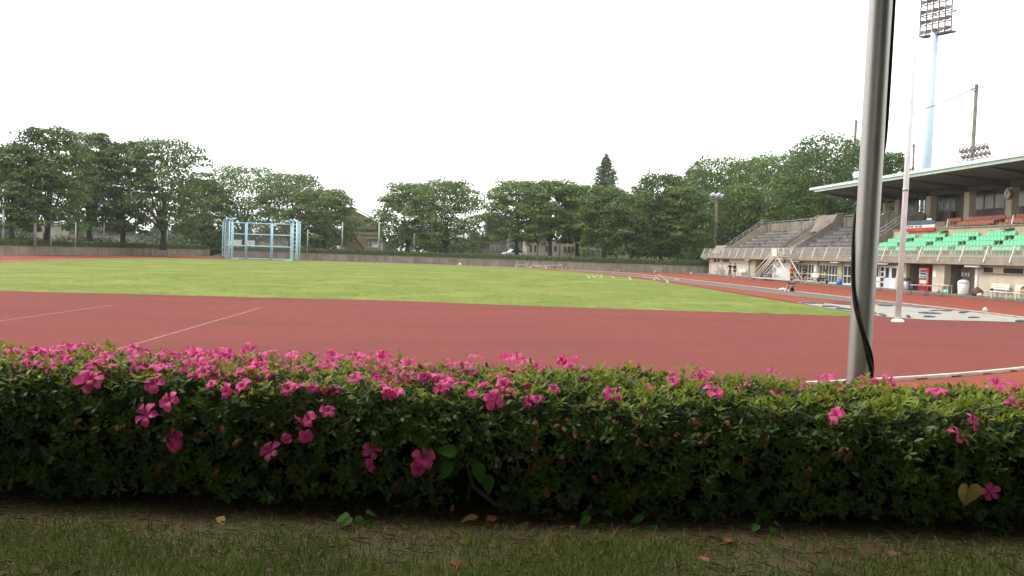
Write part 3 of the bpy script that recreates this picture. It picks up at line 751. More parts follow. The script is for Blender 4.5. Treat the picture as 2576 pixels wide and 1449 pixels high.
# remaining blossoms, too many to single out, as one part
def many(meshes, spots, name, mats):
    bb = MB()
    bb2 = []
    for (p, nn, sc, me) in spots:
        q = Vector(nn).to_track_quat('Z','Y').to_matrix() @ Matrix.Rotation(rg.random()*6.28, 3, 'Z')
        vs = [p+(q @ v.co)*sc for v in me.vertices]; b0 = len(bb.v)
        bb.v += [tuple(v) for v in vs]
        for f in me.polygons:
            bb.f.append(tuple(i+b0 for i in f.vertices)); bb.mi.append(f.material_index); bb.sm.append(True)
    o = bb.build(name, mats, hroot); o['kind'] = 'stuff'; return o
spots = []
for k in range(720):
    x = rg.random()*2700-60
    wgt = np.interp(x, [0,300,700,1000,1300,1600,2000,2576], [1,1,.95,.75,.55,.16,.08,.16])
    if rg.random() > wgt: continue
    u = (x-1288)/FPX*4.2; w_ = 4.72-.75*rg.random()**1.3
    sz = .058+.026*rg.random()
    p = H(u, w_, 1.515+float(drop(u, 1.5))+.012*rg.normal()); spots.append((p, Vector((rg.normal()*.4, -.5+rg.normal()*.3, 1)).normalized(), sz/.072, BM[int(rg.integers(0,6))]))
many(BM, spots, 'small_blossoms', [M['petal'], M['stamen']])
WL_PX = [(515,1090),(612,1103),(400,1180),(414,1168),(648,1112),(1345,1060),(1352,1082),(1415,1075),(1447,1080),(1405,1068),(1500,1060),(1530,1048),(1462,1012),(1545,1060),(1320,1152),(1345,1162),(1378,1150),(1335,1180),(1412,1142),(1375,1222),(1432,1150),(1490,1195),(1402,1245),(1452,1240),(1700,1090),(1602,1102),(1660,1100),(1832,1062),(1900,1080),(1930,1096),(2000,1056),(2130,1130),(2025,1190),(2035,1178),(2030,1205),(1372,1170),(1390,1155),(1250,1150),(995,1210),(1010,1200),(745,1190),(905,1010),(1545,1012),(1590,1060),(1640,1105),(1760,1090),(1775,1100),(1625,1020),(1580,1240),(2115,1125),(2140,1140),(2050,1120),(2440,1070),(2220,1010),(2310,1020),(2060,1020),(1990,1020),(1870,1150),(1740,1060),(1480,1110),(1350,1105),(1430,1060),(880,1060),(690,1065),(560,1070),(300,1070),(210,1055),(550,1180),(1140,1270),(2010,1290),(1405,1290),(1395,1300)]
for (x, y) in WL_PX:
    p, nn = hedge_hit(x, y); dn = (nn*.6+Vector((0,0,-.7))+Vector(rg.normal(0,.3,3))).normalized()
    put(WM[int(rg.integers(0,5))], 'withered_blossom', p+nn*.016, dn, .028+.016*rg.random(), rg, .044)
# broad leaves of another plant in the gap and at the foot of the hedge
def broadleaf(p, nrm, dirn, ln, wd, m_, name, parent=None):
    n = Vector(nrm).normalized(); d = Vector(dirn); d = (d-n*d.dot(n)).normalized(); s_ = n.cross(d)
    b = MB(); b.smooth = True; rows = ((0,.03),(.12,.62),(.3,1.0),(.55,.86),(.8,.42),(1.0,.02)); vs = []
    for t, hw in rows:
        arch = -.18*ln*t*t
        for c in (-1,0,1): vs.append(Vector(p)+d*ln*t+s_*c*hw*wd/2+n*(arch+abs(c)*.12*wd*hw))
    b.add(vs, [(3*i+j,3*i+j+1,3*i+4+j,3*i+3+j) for i in range(5) for j in (0,1)])
    return b.build(name, m_, parent)
wroot = thing('climbing_weed', 'broad leaved weed growing in the gap at the middle of the azalea hedge', 'plant', H(-.03, 3.9, ZG))
b = MB(); b.tube([H(.02,3.97,1.0), H(-.02,3.92,1.12), H(-.06,3.86,1.24)], [.004,.003,.002], 6); b.build('stem', M['twig'], wroot)
for (x, y, dx, dy, ln) in ((1150,1165,-.4,-.8,.085),(1165,1140,-.9,.1,.09),(1215,1165,.15,-1,.09),(1240,1195,.1,-1,.085),(1350,1255,.4,-.3,.05),(1300,1240,-.3,.2,.05)):
    p = H((x-1288)/FPX*3.83, 3.83, EYE-(y-638-(x-1288)*.0314)/FPX*3.83)
    broadleaf(p, HF*-.8+Vector((0,0,.5)), HR*dx+Vector((0,0,dy)), ln, ln*.62, M['bigleaf'], 'leaf', wroot)
k_ = 0
for (lab, x, y) in (('low broad leaved weed at the hedge foot, right of the middle gap', 1500, 1325), ('low broad leaved weed at the hedge foot in the right half', 1640, 1330), ('small weed at the hedge foot towards the right', 1925, 1350), ('tiny weed with round leaflets under the gap in the hedge', 1150, 1275), ('low weed at the foot of the hedge left of the gap', 900, 1330)):
    p0 = G(x, y, ZG); wr = thing('weed', lab, 'weed', p0, 'weeds along the hedge foot')
    rg2 = random.Random(40+k_); k_ += 1; nl = 7
    for q in range(nl):
        a = 6.28*q/nl+rg2.random(); ln = (.055 if k_ != 4 else .022)*(.7+.6*rg2.random())
        bse = p0+Vector((math.cos(a)*.03, math.sin(a)*.03, .015+.05*rg2.random()))
        broadleaf(bse, (math.cos(a)*.5, math.sin(a)*.5-.4, 1), (math.cos(a), math.sin(a), .25), ln, ln*.7, M['bigleaf'], 'leaf', wr)
# fallen leaves
FLV = [('brown curled leaf on the grass left of centre at the bottom', 1155, 1420, .06, 'dryleaf'), ('orange brown dead leaf lying under the gap in the hedge', 1235, 1312, .07, 'dryleaf'), ('dull olive leaf lying left of the orange dead leaf', 1180, 1306, .075, 'yleaf'),
 ('large olive leaf at the hedge foot left of the gap', 555, 1310, .06, 'yleaf'), ('rusty leaf lying in the straw at the right, upright', 1835, 1365, .06, 'dryleaf'), ('rusty leaf standing in the grass right of centre', 1770, 1415, .05, 'dryleaf'), ('small orange leaf in the bare soil near the centre', 1440, 1330, .03, 'dryleaf'), ('brown leaf beside the soil mound at the right', 1930, 1310, .06, 'dryleaf'), ('thin brown leaf in the grass at the lower right', 2245, 1400, .05, 'dryleaf')]
for i, (lab, x, y, s_, mk) in enumerate(FLV):
    p = G(x, y, ZG+.012); a = i*1.7
    o = broadleaf(p-Vector((s_/2*math.cos(a), s_/2*math.sin(a), -.008)), (.1*math.cos(a*3), -.3, 1), (math.cos(a), math.sin(a), .1), s_, s_*.6, M[mk], 'fallen_leaf')
    tag(o, lab, 'leaf', 'fallen leaves')
p = H((2458-1288)/FPX*3.8, 3.8, EYE-(1245-638-36)/FPX*3.8)
b = MB(); b.smooth = True; vs = []; nk = 40; rings = 5
for q in range(rings+1):          # heart outline with the point hanging down, folded along the midrib
    for i in range(nk):
        t = 6.2832*i/nk; hx = 16*math.sin(t)**3/17; hy = (13*math.cos(t)-5*math.cos(2*t)-2*math.cos(3*t)-math.cos(4*t))/17
        s_ = max(.02, q/rings); vs.append(p+HR*(hx*.050*s_+.008*hy*s_)+Vector((0,0,hy*.058*s_))-HF*(.020*abs(hx)*s_-.012*hy*hy*s_))
b.add(vs, [(q*nk+i, q*nk+(i+1) % nk, (q+1)*nk+(i+1) % nk, (q+1)*nk+i) for q in range(rings) for i in range(nk)])
o = b.build('yellow_leaf', M['yleaf']); tag(o, 'big yellowish heart shaped leaf caught at the right end of the hedge', 'leaf')
# grass and straw of the verge
rg = np.random.default_rng(12)
def blades(n, wlo, whi, hmin, hmax, m_, name, lab, lie=False, dens=None):
    u = rg.uniform(-3.0, 3.0, n); w_ = rg.uniform(wlo, whi, n)
    if dens is not None:
        pr = dens(u, w_); k = rg.random(n) < pr; u, w_ = u[k], w_[k]; n = len(u)
    P = u[:,None]*np.array(HR)+w_[:,None]*np.array(HF); P[:,2] = ZG+.005
    az = rg.random(n)*6.283; hgt = rg.uniform(hmin, hmax, n); wd = rg.uniform(.0012,.0026,n)
    ln = rg.uniform(.1,.7,n) if not lie else rg.uniform(2.5,12,n)
    d = np.column_stack([np.cos(az)*ln, np.sin(az)*ln, np.ones(n)]); d /= np.linalg.norm(d, axis=1)[:,None]
    s_ = np.column_stack([-np.sin(az), np.cos(az), np.zeros(n)])
    if not lie:   # face blades at random angles
        a2 = rg.random(n)*6.283; s_ = np.column_stack([np.cos(a2), np.sin(a2), np.zeros(n)])
    tip = P+d*hgt[:,None]; mid = P+d*hgt[:,None]*.55+np.column_stack([np.zeros((n,2)), .06*hgt])
    q = np.stack([P-s_*wd[:,None], P+s_*wd[:,None], mid+s_*wd[:,None]*.8, tip, mid-s_*wd[:,None]*.8], 1).reshape(-1,3)
    o = objm(name, npmesh(name, q, 5, m_)); tag(o, lab, 'grass', None, 'stuff')
def patch(u, w_):
    v = np.array([mnoise.noise((a*1.7, c*2.4, 5.0)) for a, c in zip(u, w_)])
    edge = np.clip((3.74-w_)/.30, 0, 1)
    return np.clip(edge*(.62+.9*v), .02, 1)
blades(72000, 2.7, 3.92, .015, .045, M['grass'], 'grass', 'short green grass growing on the verge in front of the hedge', dens=patch)
blades(6500, 2.7, 4.05, .02, .10, M['straw'], 'dry_straw', 'pale dry straw lying on the bare soil under the hedge', lie=True)

# unseen trees added behind the camera to shade the foreground
tree('tall unseen tree added behind the viewpoint to shade the near bank', 'tree', H(1.2,-3.1,ZG), 12, 6.8, 4.4, 'dense', M['tree1'], 301, 'unseen trees added to shade the near bank', 'added_shade_tree', leaf=.8, r0=.3)
tree('second unseen tree added for shade behind the viewpoint, further right', 'tree', H(9.5,-5.0,ZG), 12, 6.5, 2.2, 'dense', M['tree1'], 302, 'unseen trees added to shade the near bank', 'added_shade_tree', leaf=.8, r0=.3)
tree('third unseen tree added for shade behind the viewpoint, further left', 'tree', H(-9.0,-3.2,ZG), 12, 6.4, 3.0, 'dense', M['tree1'], 303, 'unseen trees added to shade the near bank', 'added_shade_tree', leaf=.8, r0=.3)
o = hedge_strip([tuple(H(u,-3.5,0)[:2]) for u in (-16,-8,0,8,16)], 0, -1.2, ZG, ZG+2.4, 7000, .35, M['tree1'])  # unseen hedge added to block low light from behind
ob = objm('added_shade_hedge', o); tag(ob, 'unseen tall hedge added behind the viewpoint to block light', 'hedge')

# ------------------------------------------------------------------ steel pole with cable
def steel_pole():
    base = H((2158-1288)/FPX*5.10, 5.10, 0); rad = .0585
    lean = Vector((HR.x*math.sin(R(.9)), HR.y*math.sin(R(.9)), math.cos(R(.9))))
    root = thing('steel_pole', 'thick brushed steel pole with a black cable, just behind the hedge', 'pole', base)
    b = MB(); b.tube([base+lean*t for t in (-.1, 1, 2, 3, 4, 5, 6, 7, 8)], rad, 40); b.build('pole_shaft', M['steel'], root)
    # cable: wraps the shaft on its way up
    wv = 5.10
    toh = [(995, -2), (962, 8), (930, 38), (890, 72), (850, 98), (810, 122), (770, 145), (730, 160), (690, 172), (640, 182), (580, 205), (520, 250), (470, 300), (420, 335), (350, 352), (250, 358), (120, 356), (0, 352), (-140, 352), (-400, 350)]
    toc = root.location-Vector((0,0,0))
    def cpts(off, dh):
        res = []
        for y, ph in toh:
            z = EYE-((y-dh)-666)/FPX*wv; a = R(ph)+off
            r_ = rad+.0075
            res.append(base+lean*z+HR*math.cos(a)*r_-HF*math.sin(a)*r_)
        # resample smoothly
        out_ = []
        for i in range(len(res)-1):
            p0 = res[max(i-1,0)]; p1 = res[i]; p2 = res[i+1]; p3 = res[min(i+2,len(res)-1)]
            for t in (0,.25,.5,.75):
                q = .5*((2*p1)+(p2-p0)*t+(2*p0-5*p1+4*p2-p3)*t*t+(3*p1-p0-3*p2+p3)*t**3)
                ax = base+lean*((q-base).dot(lean)); rv = q-ax; 
                if rv.length < rad+.005: q = ax+rv.normalized()*(rad+.005)
                out_.append(q)
        return out_
    for off, dh in ((0, 0), (.30, 44)):
        b = MB(); b.tube(cpts(off, dh), .0075, 8); b.build('cable', M['cable'], root)
steel_pole()
# flagpole
def flagpole():
    p = G(2258, 811); root = thing('flagpole', 'tall slim white flagpole on a round base at the edge of the red surface', 'flagpole', p)
    l = Vector((math.sin(R(.95)), 0, math.cos(R(.95))))
    b = MB(); b.tube([p+l*.05, p+l*6, p+l*16], [.105,.095,.06], 20); b.build('pole_shaft', M['polewhite'], root)
    b = MB(); b.tube([p, p+Vector((0,0,.06)), p+Vector((0,0,.12))], [.23,.23,.17], 24); b.build('base_flange', M['polewhite'], root)
    b = MB(); b.tube([p+l*1.2+Vector((.11,0,0)), p+l*15.5+Vector((.09,0,0))], .006, 5); b.build('halyard', M['polewhite'], root)
    b = MB(); b.tube([p+l*4.75, p+l*4.85], [.112,.112], 16); b.build('joint_collar', M['galv'], root)
flagpole()

# ------------------------------------------------------------------ throwing cage
def cage():
    zt = 5.45
    P = {}
    def at(zx, Y):   # plan mark
        sx = (660+zx/6.9)*2576/3264; q = HY(sx, 655, Y); return Vector((q.x, Y, 0))
    Lg = at(335,149.5); L1 = at(385,148.2); L2 = at(480,145.5); L2b = at(530,145.7); C1 = at(560,151.5); B1 = at(848,152.5); B2 = at(1412,152.5); C2 = at(1832,151.5)
    R2 = at(1880,143.5); R2b = at(1955,143.2); R3 = at(1985,145.5); Rg = at(2030,146.5)
    root = thing('throwing_cage', 'pale blue steel hammer throwing cage with netting at the far end of the lawn', 'cage', ((B1+B2)/2))
    m_ = M['cage']; cen = (C1+C2)/2
    def post(p, name='post', arm=True, tilt=.0):
        b = MB(); b.tube([p, p+Vector((0,0,zt))], .09, 8)
        d = (cen+Vector((0,-3,0))-p); d.z = 0; d.normalize()
        if arm: 
            b.tube([p+Vector((0,0,zt)), p+d*.45+Vector((0,0,zt+.5)), p+d*.62+Vector((0,0,zt+.52))], [.08,.06,.05], 7)
            b.obox(p+d*.62+Vector((0,0,zt+.45)), (.09,0,0), (0,.09,0), (0,0,.09))
        b.build(name, m_, root)
    def rungs(p, q, nr, z0=.45):
        b = MB()
        for k in range(nr):
            z = z0+(zt-z0)*k/(nr-1)*.96; b.tube([p+Vector((0,0,z)), q+Vector((0,0,z))], .048, 6)
        b.build('ladder_rungs', m_, root)
    def rail(p, q, z, r_=.06):
        b = MB(); b.tube([p+Vector((0,0,z)), q+Vector((0,0,z))], r_*1.0, 7); b.build('rail', m_, root)
    def panel(p, q, name, mk):
        b = MB(); b.quad(p+Vector((0,.02,.08)), q+Vector((0,.02,.08)), q+Vector((0,.02,zt)), p+Vector((0,.02,zt))); b.build(name, M[mk], root)
    for p in (Lg, L1, L2, L2b, R2, R2b, R3, Rg): post(p)
    for p in (B1, B2):
        post(p-Vector((.10,0,0)), arm=False); post(p+Vector((.16,-.3,0)))
    post(C1, arm=False); post(C2)
    rungs(Lg, L1, 9); rungs(L2, L2b, 9); rungs(R2, R2b, 9); rungs(R3, Rg, 9)
    for a_, c_ in ((C1,B1),(B1,B2),(B2,C2)):
        for z, r_ in ((zt,.06),(3.75,.075),(1.98,.085),(.08,.06)): rail(a_, c_, z, r_)
        panel(a_, c_, 'netting', 'net')
    for a_, c_ in ((L1,L2),(R2b,R3),(L2b,C1),(R2,C2)):
        for z in (zt, 3.7, 1.95, .1): rail(a_, c_, z, .05)
        panel(a_, c_, 'side_netting', 'netside')
    for p, dx in ((L2b, 1.2), (C2, -1.2), (R2, -1.0)):
        b = MB(); b.beam(p+Vector((0,0,.08)), p+Vector((dx,-.4,.06)), .14, .1); b.build('foot', m_, root)
    for a_ in (B1, B2):
        b = MB(); b.beam(a_+Vector((.1,0,.1)), a_+Vector((.7,-1.0,.06)), .1, .08); b.build('foot', m_, root)
cage()

# ------------------------------------------------------------------ poles along the far bank
def floods(b, p, n, sp, d, r_=.26):
    s_ = Vector((d.y, -d.x, 0))
    for k in range(n):
        c = p+s_*sp*(k-(n-1)/2)
        b.tube([c-d*.30+Vector((0,0,.10)), c+d*.0, c+d*.28-Vector((0,0,.14))], [r_*.35, r_*.85, r_], 10)
def lamp_pole(lab, px, fy, ty, Y, rad, nm='lamp_pole'):
    p = HY(px, fy, Y); p.z = WH; top = HY(px, ty, Y).z
    root = thing(nm, lab, 'lamp pole', p, 'concrete poles with floodlights')
    t = Vector((p.x, p.y, top)); b = MB(); b.tube([p, t], [rad*1.25, rad*.8], 12); b.build('pole_shaft', M['polecon'], root)
    b = MB(); b.beam(t+Vector((-.9,0,-.25)), t+Vector((.9,0,-.25)), .12, .12); b.build('crossarm', M['galv'], root)
    d = (Vector((-5,80,0))-Vector((p.x,p.y,0))).normalized()
    for k in (-1, 1):
        bb = MB(); floods(bb, t+Vector((k*.62,0,.12)), 1, .6, d, .27); bb.build('floodlight', M['bluewhite'], root)
    return root
lamp_pole('tall concrete lamp pole among the trees near the left edge', 195, 604, 336, 139, .17)
lamp_pole('concrete lamp pole half hidden in trees left of centre', 1085, 635, 456, 166, .22)
# the mast by the stand
p = HY(1796, 640, 146); p.z = .6; t = HY(1803, 494, 146)
root = thing('floodlight_mast', 'concrete mast with white floodlights standing by the left end of the grandstand', 'lamp pole', p, 'concrete poles with floodlights')
b = MB(); b.tube([p, t], [.29,.2], 14); b.build('pole_shaft', M['polecon'], root)
b = MB(); b.beam(t+Vector((-1.0,0,-.35)), t+Vector((.8,0,-.2)), .12, .1); b.beam(t+Vector((-.9,-.3,.15)), t+Vector((.7,-.3,.2)), .1, .08); b.build('crossarm', M['galv'], root)
d = Vector((-.8,-.6,0)).normalized()
for k in range(5):
    bb = MB(); floods(bb, t+Vector((-.95+.42*k, -.35+.3*(k % 2), .12+.22*(k % 2))), 1, .6, d, .27); bb.build('floodlight', M['lampglass' if k % 2 else 'bluewhite'], root)
# net posts
NP = [(8,604,517,124,.17,'thick pale post at the far left edge above the hedge'), (88,608,530,127,.20,'pale blue grey post left of the lamp pole'), (128,606,560,128,.09,'thin post just right of the first bare trunk'), (190,616,560,126,.07,'thin post beside the foot of the left lamp pole'),
      (261,613,545,146,.085,'thin post between the lamp pole and the forked tree'), (340,610,547,158,.09,'thin pale post between the two dark left trunks'), (421,614,551,168,.09,'thin pale post near the right end of the left wall'),
      (773,637,578,160,.09,'thin post just right of the throwing cage'), (860,639,559,161,.10,'pale post in front of the tan house, left'), (952,645,561,160,.11,'pale post at the right corner of the tan house'), (1041,648,589,158,.11,'rusty post left of the middle lamp pole')]
for (x, fy, ty, Y, r_, lab) in NP:
    p = HY(x, fy, Y); p.z = WH; t = HY(x, ty, Y); t.x = p.x
    root = thing('net_post', lab, 'post', p, 'posts along the far bank'); b = MB(); b.tube([p, t], r_, 8); b.build('post_shaft', M['galv' if x != 1041 else 'polecon'], root)
    b = MB(); b.ball((t.x, t.y, t.z), r_*1.25, r_*1.25, r_*.7, 8, 4); b.build('cap', M['galv'], root)

# ------------------------------------------------------------------ houses, cars and fences beyond the bank
def house_tan():
    Y = 196; a = HY(858, 640, Y); c = HY(957, 640, Y); zt = HY(905, 574, Y).z; top = HY(886, 522, Y).z; zb = WH-.2
    x0, x1 = a.x, c.x; 
    root = thing('tan_house', 'tan two storey house with an outside stair and a gable roof', 'house', ((x0+x1)/2, Y, zb))
    b = MB(); b.box(x0, Y, zb, x1, Y+9, zt+1.0); b.build('wall', M['tan'], root)
    xm = HY(884, 560, Y).x; xr = HY(962, 560, Y).x+.8; xl = xm-(xr-xm); ze = HY(940, 556, Y).z
    b = MB(); b.add([(xl+.8,Y+.2,zt+.9),(xr-.8,Y+.2,zt+.9),(xm,Y+.2,top-.3),(xl+.8,Y+8.8,zt+.9),(xr-.8,Y+8.8,zt+.9),(xm,Y+8.8,top-.3)], [(0,1,2),(5,4,3),(0,2,5,3),(1,4,5,2),(0,3,4,1)]); b.build('gable', M['tan'], root)
    b = MB()
    for s_ in (xl, xr):
        p = Vector((s_, Y-.5, ze-.9)); q = Vector((xm, Y-.5, top)); th = Vector((0,0,.22))
        b.add([p, q, q+th, p+th, p+Vector((0,10,0)), q+Vector((0,10,0)), q+th+Vector((0,10,0)), p+th+Vector((0,10,0))], [(0,1,2,3),(7,6,5,4),(0,3,7,4),(1,5,6,2),(3,2,6,7),(0,4,5,1)])
    b.build('roof', M['rooftile'], root)
    def rect(px0, py0, px1, py1, name, mk, dy=-.05, th=.06):
        p = HY(px0, py1, Y+dy); q = HY(px1, py0, Y+dy); bb = MB(); bb.box(p.x, Y+dy-th, p.z, q.x, Y+dy, q.z); return bb.build(name, M[mk], root)
    rect(926, 605, 955, 622, 'window_shutter', 'white'); rect(928, 606, 936, 620, 'window', 'glass', -.13)
    rect(924, 602, 957, 605, 'window_awning', 'rooftile', -.05, .5)
    rect(916, 562, 946, 577, 'balcony_panel', 'polecon', -.05, .3); rect(918, 552, 932, 560, 'upper_window', 'glass')
    rect(858, 578, 958, 580, 'band_course', 'iron', -.02, .08); rect(906, 592, 958, 593, 'cable_run', 'iron', -.02, .05)
    # outside stair
    b = MB(); p = HY(885, 588, Y-.9); q = HY(916, 628, Y-.9); b.beam(p, q, .12, .35); b.beam(p+Vector((0,-.9,0)), q+Vector((0,-.9,0)), .12, .35)
    n = 9
    for k in range(n):
        c_ = p.lerp(q, (k+.5)/n); b.box(c_.x-.22, Y-1.75, c_.z-.03, c_.x+.22, Y-.95, c_.z+.03)
    b.build('stair', M['iron'], root)
    b = MB(); p2 = HY(895, 580, Y-1.8); q2 = HY(931, 621, Y-1.8); b.tube([p2, q2], .05, 6); b.build('handrail', M['iron'], root)
    b = MB(); p3 = HY(862, 586, Y-1); q3 = HY(893, 590, Y-1); b.box(p3.x, Y-1.8, q3.z-.1, q3.x, Y, q3.z+.1); b.build('landing', M['iron'], root)
    for x in (862, 877):
        b = MB(); q_ = HY(x, 589, Y-1.7); b.box(q_.x-.06, Y-1.75, zb, q_.x+.06, Y-1.63, q_.z); b.build('landing_post', M['iron'], root)
house_tan()
def house_brown():
    Y = 192; root = thing('brown_house', 'brown two storey house with dark tiled eaves behind the hedge', 'house', (HY(1225,640,Y).x, Y, WH-.2))
    zb = WH-.2
    def bx(px0, py0, px1, name, mk, dy=0, dp=7, py1=None):
        p = HY(px0, py0, Y); q = HY(px1, py0, Y); bb = MB(); z0 = zb if py1 is None else HY(px0, py1, Y).z; bb.box(p.x, Y+dy, z0, q.x, Y+dy+dp, p.z); return bb.build(name, M[mk], root)
    bx(1183, 594, 1278, 'wall', 'brownwall', 0, 8)
    bx(1226, 559, 1272, 'upper_wall', 'brownwall', 1.2, 6)
    bx(1076, 616, 1183, 'side_wing', 'brownwall', .6, 6)
    def slab(px0, py0, px1, py1, name, ov=.7):
        p = HY(px0, py1, Y); q = HY(px1, py0, Y); bb = MB(); d = q.z-p.z
        bb.add([(p.x,Y-ov,p.z),(q.x,Y-ov,p.z),(q.x,Y-ov,p.z+.18),(p.x,Y-ov,p.z+.18),(p.x,Y+3,p.z+d),(q.x,Y+3,p.z+d),(q.x,Y+3,p.z+d+.2),(p.x,Y+3,p.z+d+.2)], [(0,1,2,3),(7,6,5,4),(0,3,7,4),(1,5,6,2),(3,2,6,7),(0,4,5,1)])
        bb.build(name, M['rooftile'], root)
    slab(1180, 600, 1229, 612, 'eave'); slab(1240, 589, 1276, 594, 'eave'); slab(1222, 545, 1284, 561, 'roof'); slab(1070, 604, 1186, 617, 'roof')
    def rect(px0, py0, px1, py1, name, mk, dy=-.04):
        p = HY(px0, py1, Y+dy); q = HY(px1, py0, Y+dy); bb = MB(); bb.box(p.x, Y+dy-.05, p.z, q.x, Y+dy, q.z); return bb.build(name, M[mk], root)
    rect(1232, 618, 1258, 630, 'window_frame', 'galv'); rect(1234, 619, 1245, 629, 'window', 'plum', -.10); rect(1247, 619, 1257, 629, 'window', 'glass', -.10)
    rect(1250, 570, 1262, 584, 'upper_window', 'glass', 1.1)
    rect(1090, 622, 1125, 634, 'window', 'glass', .5); rect(1150, 622, 1170, 636, 'window', 'glass', .5); rect(1200, 620, 1215, 640, 'door', 'iron')
house_brown()
def apartments():
    Y = 198; zb = WH-.2; root = thing('apartment_building', 'pale low apartment building with narrow dark windows behind the right trees', 'building', (HY(1420,640,Y).x, Y, zb))
    x = [HY(v, 640, Y).x for v in (1325, 1357, 1410, 1455, 1720)]; z1 = HY(1350, 596, Y).z
    for i, (dz, dy, mk) in enumerate(((0, 0, 'palewall'), (-.6, 1.2, 'palewall'), (-.3, .4, 'tan'), (-1.6, 2.0, 'palewall'))):
        b = MB(); b.box(x[i], Y+dy, zb, x[i+1], Y+dy+9, z1+dz); b.build('wall', M[mk], root)
        b = MB(); b.box(x[i]-.15, Y+dy-.2, z1+dz, x[i+1]+.1, Y+dy+9.2, z1+dz+.25); b.build('parapet', M['polecon'], root)
    for (px, w_, py0, py1, dy) in ((1333,5,618,634,0),(1344,5,618,634,0),(1372,6,619,633,1.2),(1382,6,619,633,1.2),(1394,6,619,633,1.2),(1418,6,620,636,.4),(1428,7,620,636,.4),(1438,6,620,636,.4),(1472,6,630,640,2),(1484,6,630,640,2),(1500,7,630,640,2),(1540,9,630,641,2),(1560,9,630,641,2),(1620,9,634,645,2),(1660,9,634,645,2)):
        p = HY(px, py1, Y+dy-.05); q = HY(px+w_, py0, Y+dy-.05); b = MB(); b.box(p.x, Y+dy-.1, p.z, q.x, Y+dy-.03, q.z); b.build('window', M['glass'], root)
    for px in (1352, 1408):
        p = HY(px, 640, Y-.2); b = MB(); b.tube([(p.x, Y-.12, zb), (p.x, Y-.12, z1)], .07, 6); b.build('downpipe', M['iron'], root)
apartments()
def shed(lab, px0, px1, py0, py1, Y, mk, roofk, nm='shed'):
    a = HY(px0, py1, Y); c = HY(px1, py1, Y); zt = HY((px0+px1)/2, py0, Y).z
    root = thing(nm, lab, 'building', ((a.x+c.x)/2, Y, WH))
    b = MB(); b.box(a.x, Y, WH-.1, c.x, Y+5, zt-.6); b.build('wall', M[mk], root)
    b = MB(); b.prism([(a.x-.3, zt-.65), (c.x+.3, zt-.65), (c.x+.1, zt-.3), ((a.x+c.x)/2, zt), (a.x-.1, zt-.3)], Y-.4, Y+5.4, 'y'); b.build('roof', M[roofk], root)
    b = MB(); b.box(a.x+(c.x-a.x)*.3, Y-.06, WH, a.x+(c.x-a.x)*.55, Y-.01, WH+2.0); b.build('door', M['iron'], root)
shed('low pale shed with a blue grey roof seen under the left trees', 92, 146, 556, 600, 178, 'palewall', 'bluewhite')
def fence_thing(lab, px0, px1, pyb, pyt, Y, mk, nm, cat, solid=True, npan=8):
    a = HY(px0, pyb, Y); c = HY(px1, pyb, Y); zt = HY((px0+px1)/2, pyt, Y).z; root = thing(nm, lab, cat, ((a.x+c.x)/2, Y, WH))
    if solid:
        b = MB(); b.box(a.x, Y, WH, c.x, Y+.15, zt); b.build('panel', M[mk], root)
    else:
        b = MB()
        n = int(abs(c.x-a.x)/.22)
        for i in range(n+1):
            x = a.x+(c.x-a.x)*i/n; b.box(x-.018, Y-.018, WH, x+.018, Y+.018, zt)
        b.build('bars', M[mk], root)
    for i in range(npan+1):
        x = a.x+(c.x-a.x)*i/npan; b = MB(); b.box(x-.06, Y-.07, WH-.1, x+.06, Y-.02 if solid else Y+.07, zt+.08); b.build('fence_post', M[mk], root)
    b = MB(); b.box(a.x, Y-.05, zt, c.x, Y+.05, zt+.06); b.build('top_rail', M[mk], root)
fence_thing('long pale rail fence far away under the left trees', 150, 345, 599, 592, 215, 'polecon', 'rail_fence', 'fence')
fence_thing('white boundary wall seen through the left part of the cage', 545, 640, 612, 604, 205, 'polewhite', 'boundary_wall', 'wall')
fence_thing('white boundary wall seen through the middle of the cage', 655, 730, 614, 598, 205, 'palewall', 'boundary_wall', 'wall')
fence_thing('dark green slatted fence at the right behind the hedge', 1425, 1490, 645, 628, 168, 'fencegreen', 'slat_fence', 'fence', False, 6)
fence_thing('thin dark railing between the trunks at the right', 1492, 1640, 648, 635, 166, 'iron', 'railing', 'fence', False, 10)
fence_thing('thin railing in front of the brown house', 1100, 1300, 640, 629, 176, 'galv', 'railing', 'fence', False, 12)
def car(lab, px, py, Y, rot, mk):
    p = HY(px, py, Y); p.z = WH+.12; root = thing('parked_car', lab, 'car', p, 'cars parked beyond the hedge')
    def tr(v): return v
    b = MB(); prof = [(-2.0,.35),(-2.02,.75),(-1.75,.95),(-1.0,1.02),(-.45,1.5),(1.1,1.52),(1.85,1.05),(2.0,.9),(2.02,.35)]
    b.prism(prof, -.78, .78, 'y'); body = objm('body', b.mesh('body', M[mk]), root)
    b = MB(); b.prism([(-.82,1.06),(-.40,1.42),(1.05,1.44),(1.6,1.06)], -.80, .80, 'y'); objm('window', b.mesh('window', M['glass']), body)
    for x in (-1.25, 1.25):
        for y in (-.72, .72):
            b = MB(); b.tube([(x,y-.1,.32),(x,y+.1,.32)], .32, 14); w_ = objm('wheel', b.mesh('wheel', M['cable']), root)
    for y in (-.55, .55):
        b = MB(); b.box(-2.06,y-.16,.66,-1.98,y+.16,.82); objm('headlight', b.mesh('headlight', M['lampglass']), root)
    root.rotation_euler = (0,0,rot)
car('white car seen in the gap left of the tan house', 822, 606, 186, R(70), 'white')
car('grey car partly behind the left edge of the tan house', 850, 600, 189, R(80), 'galv')
car('pale blue white car below the lamp beside the brown house', 1292, 636, 172, R(20), 'bluewhite')
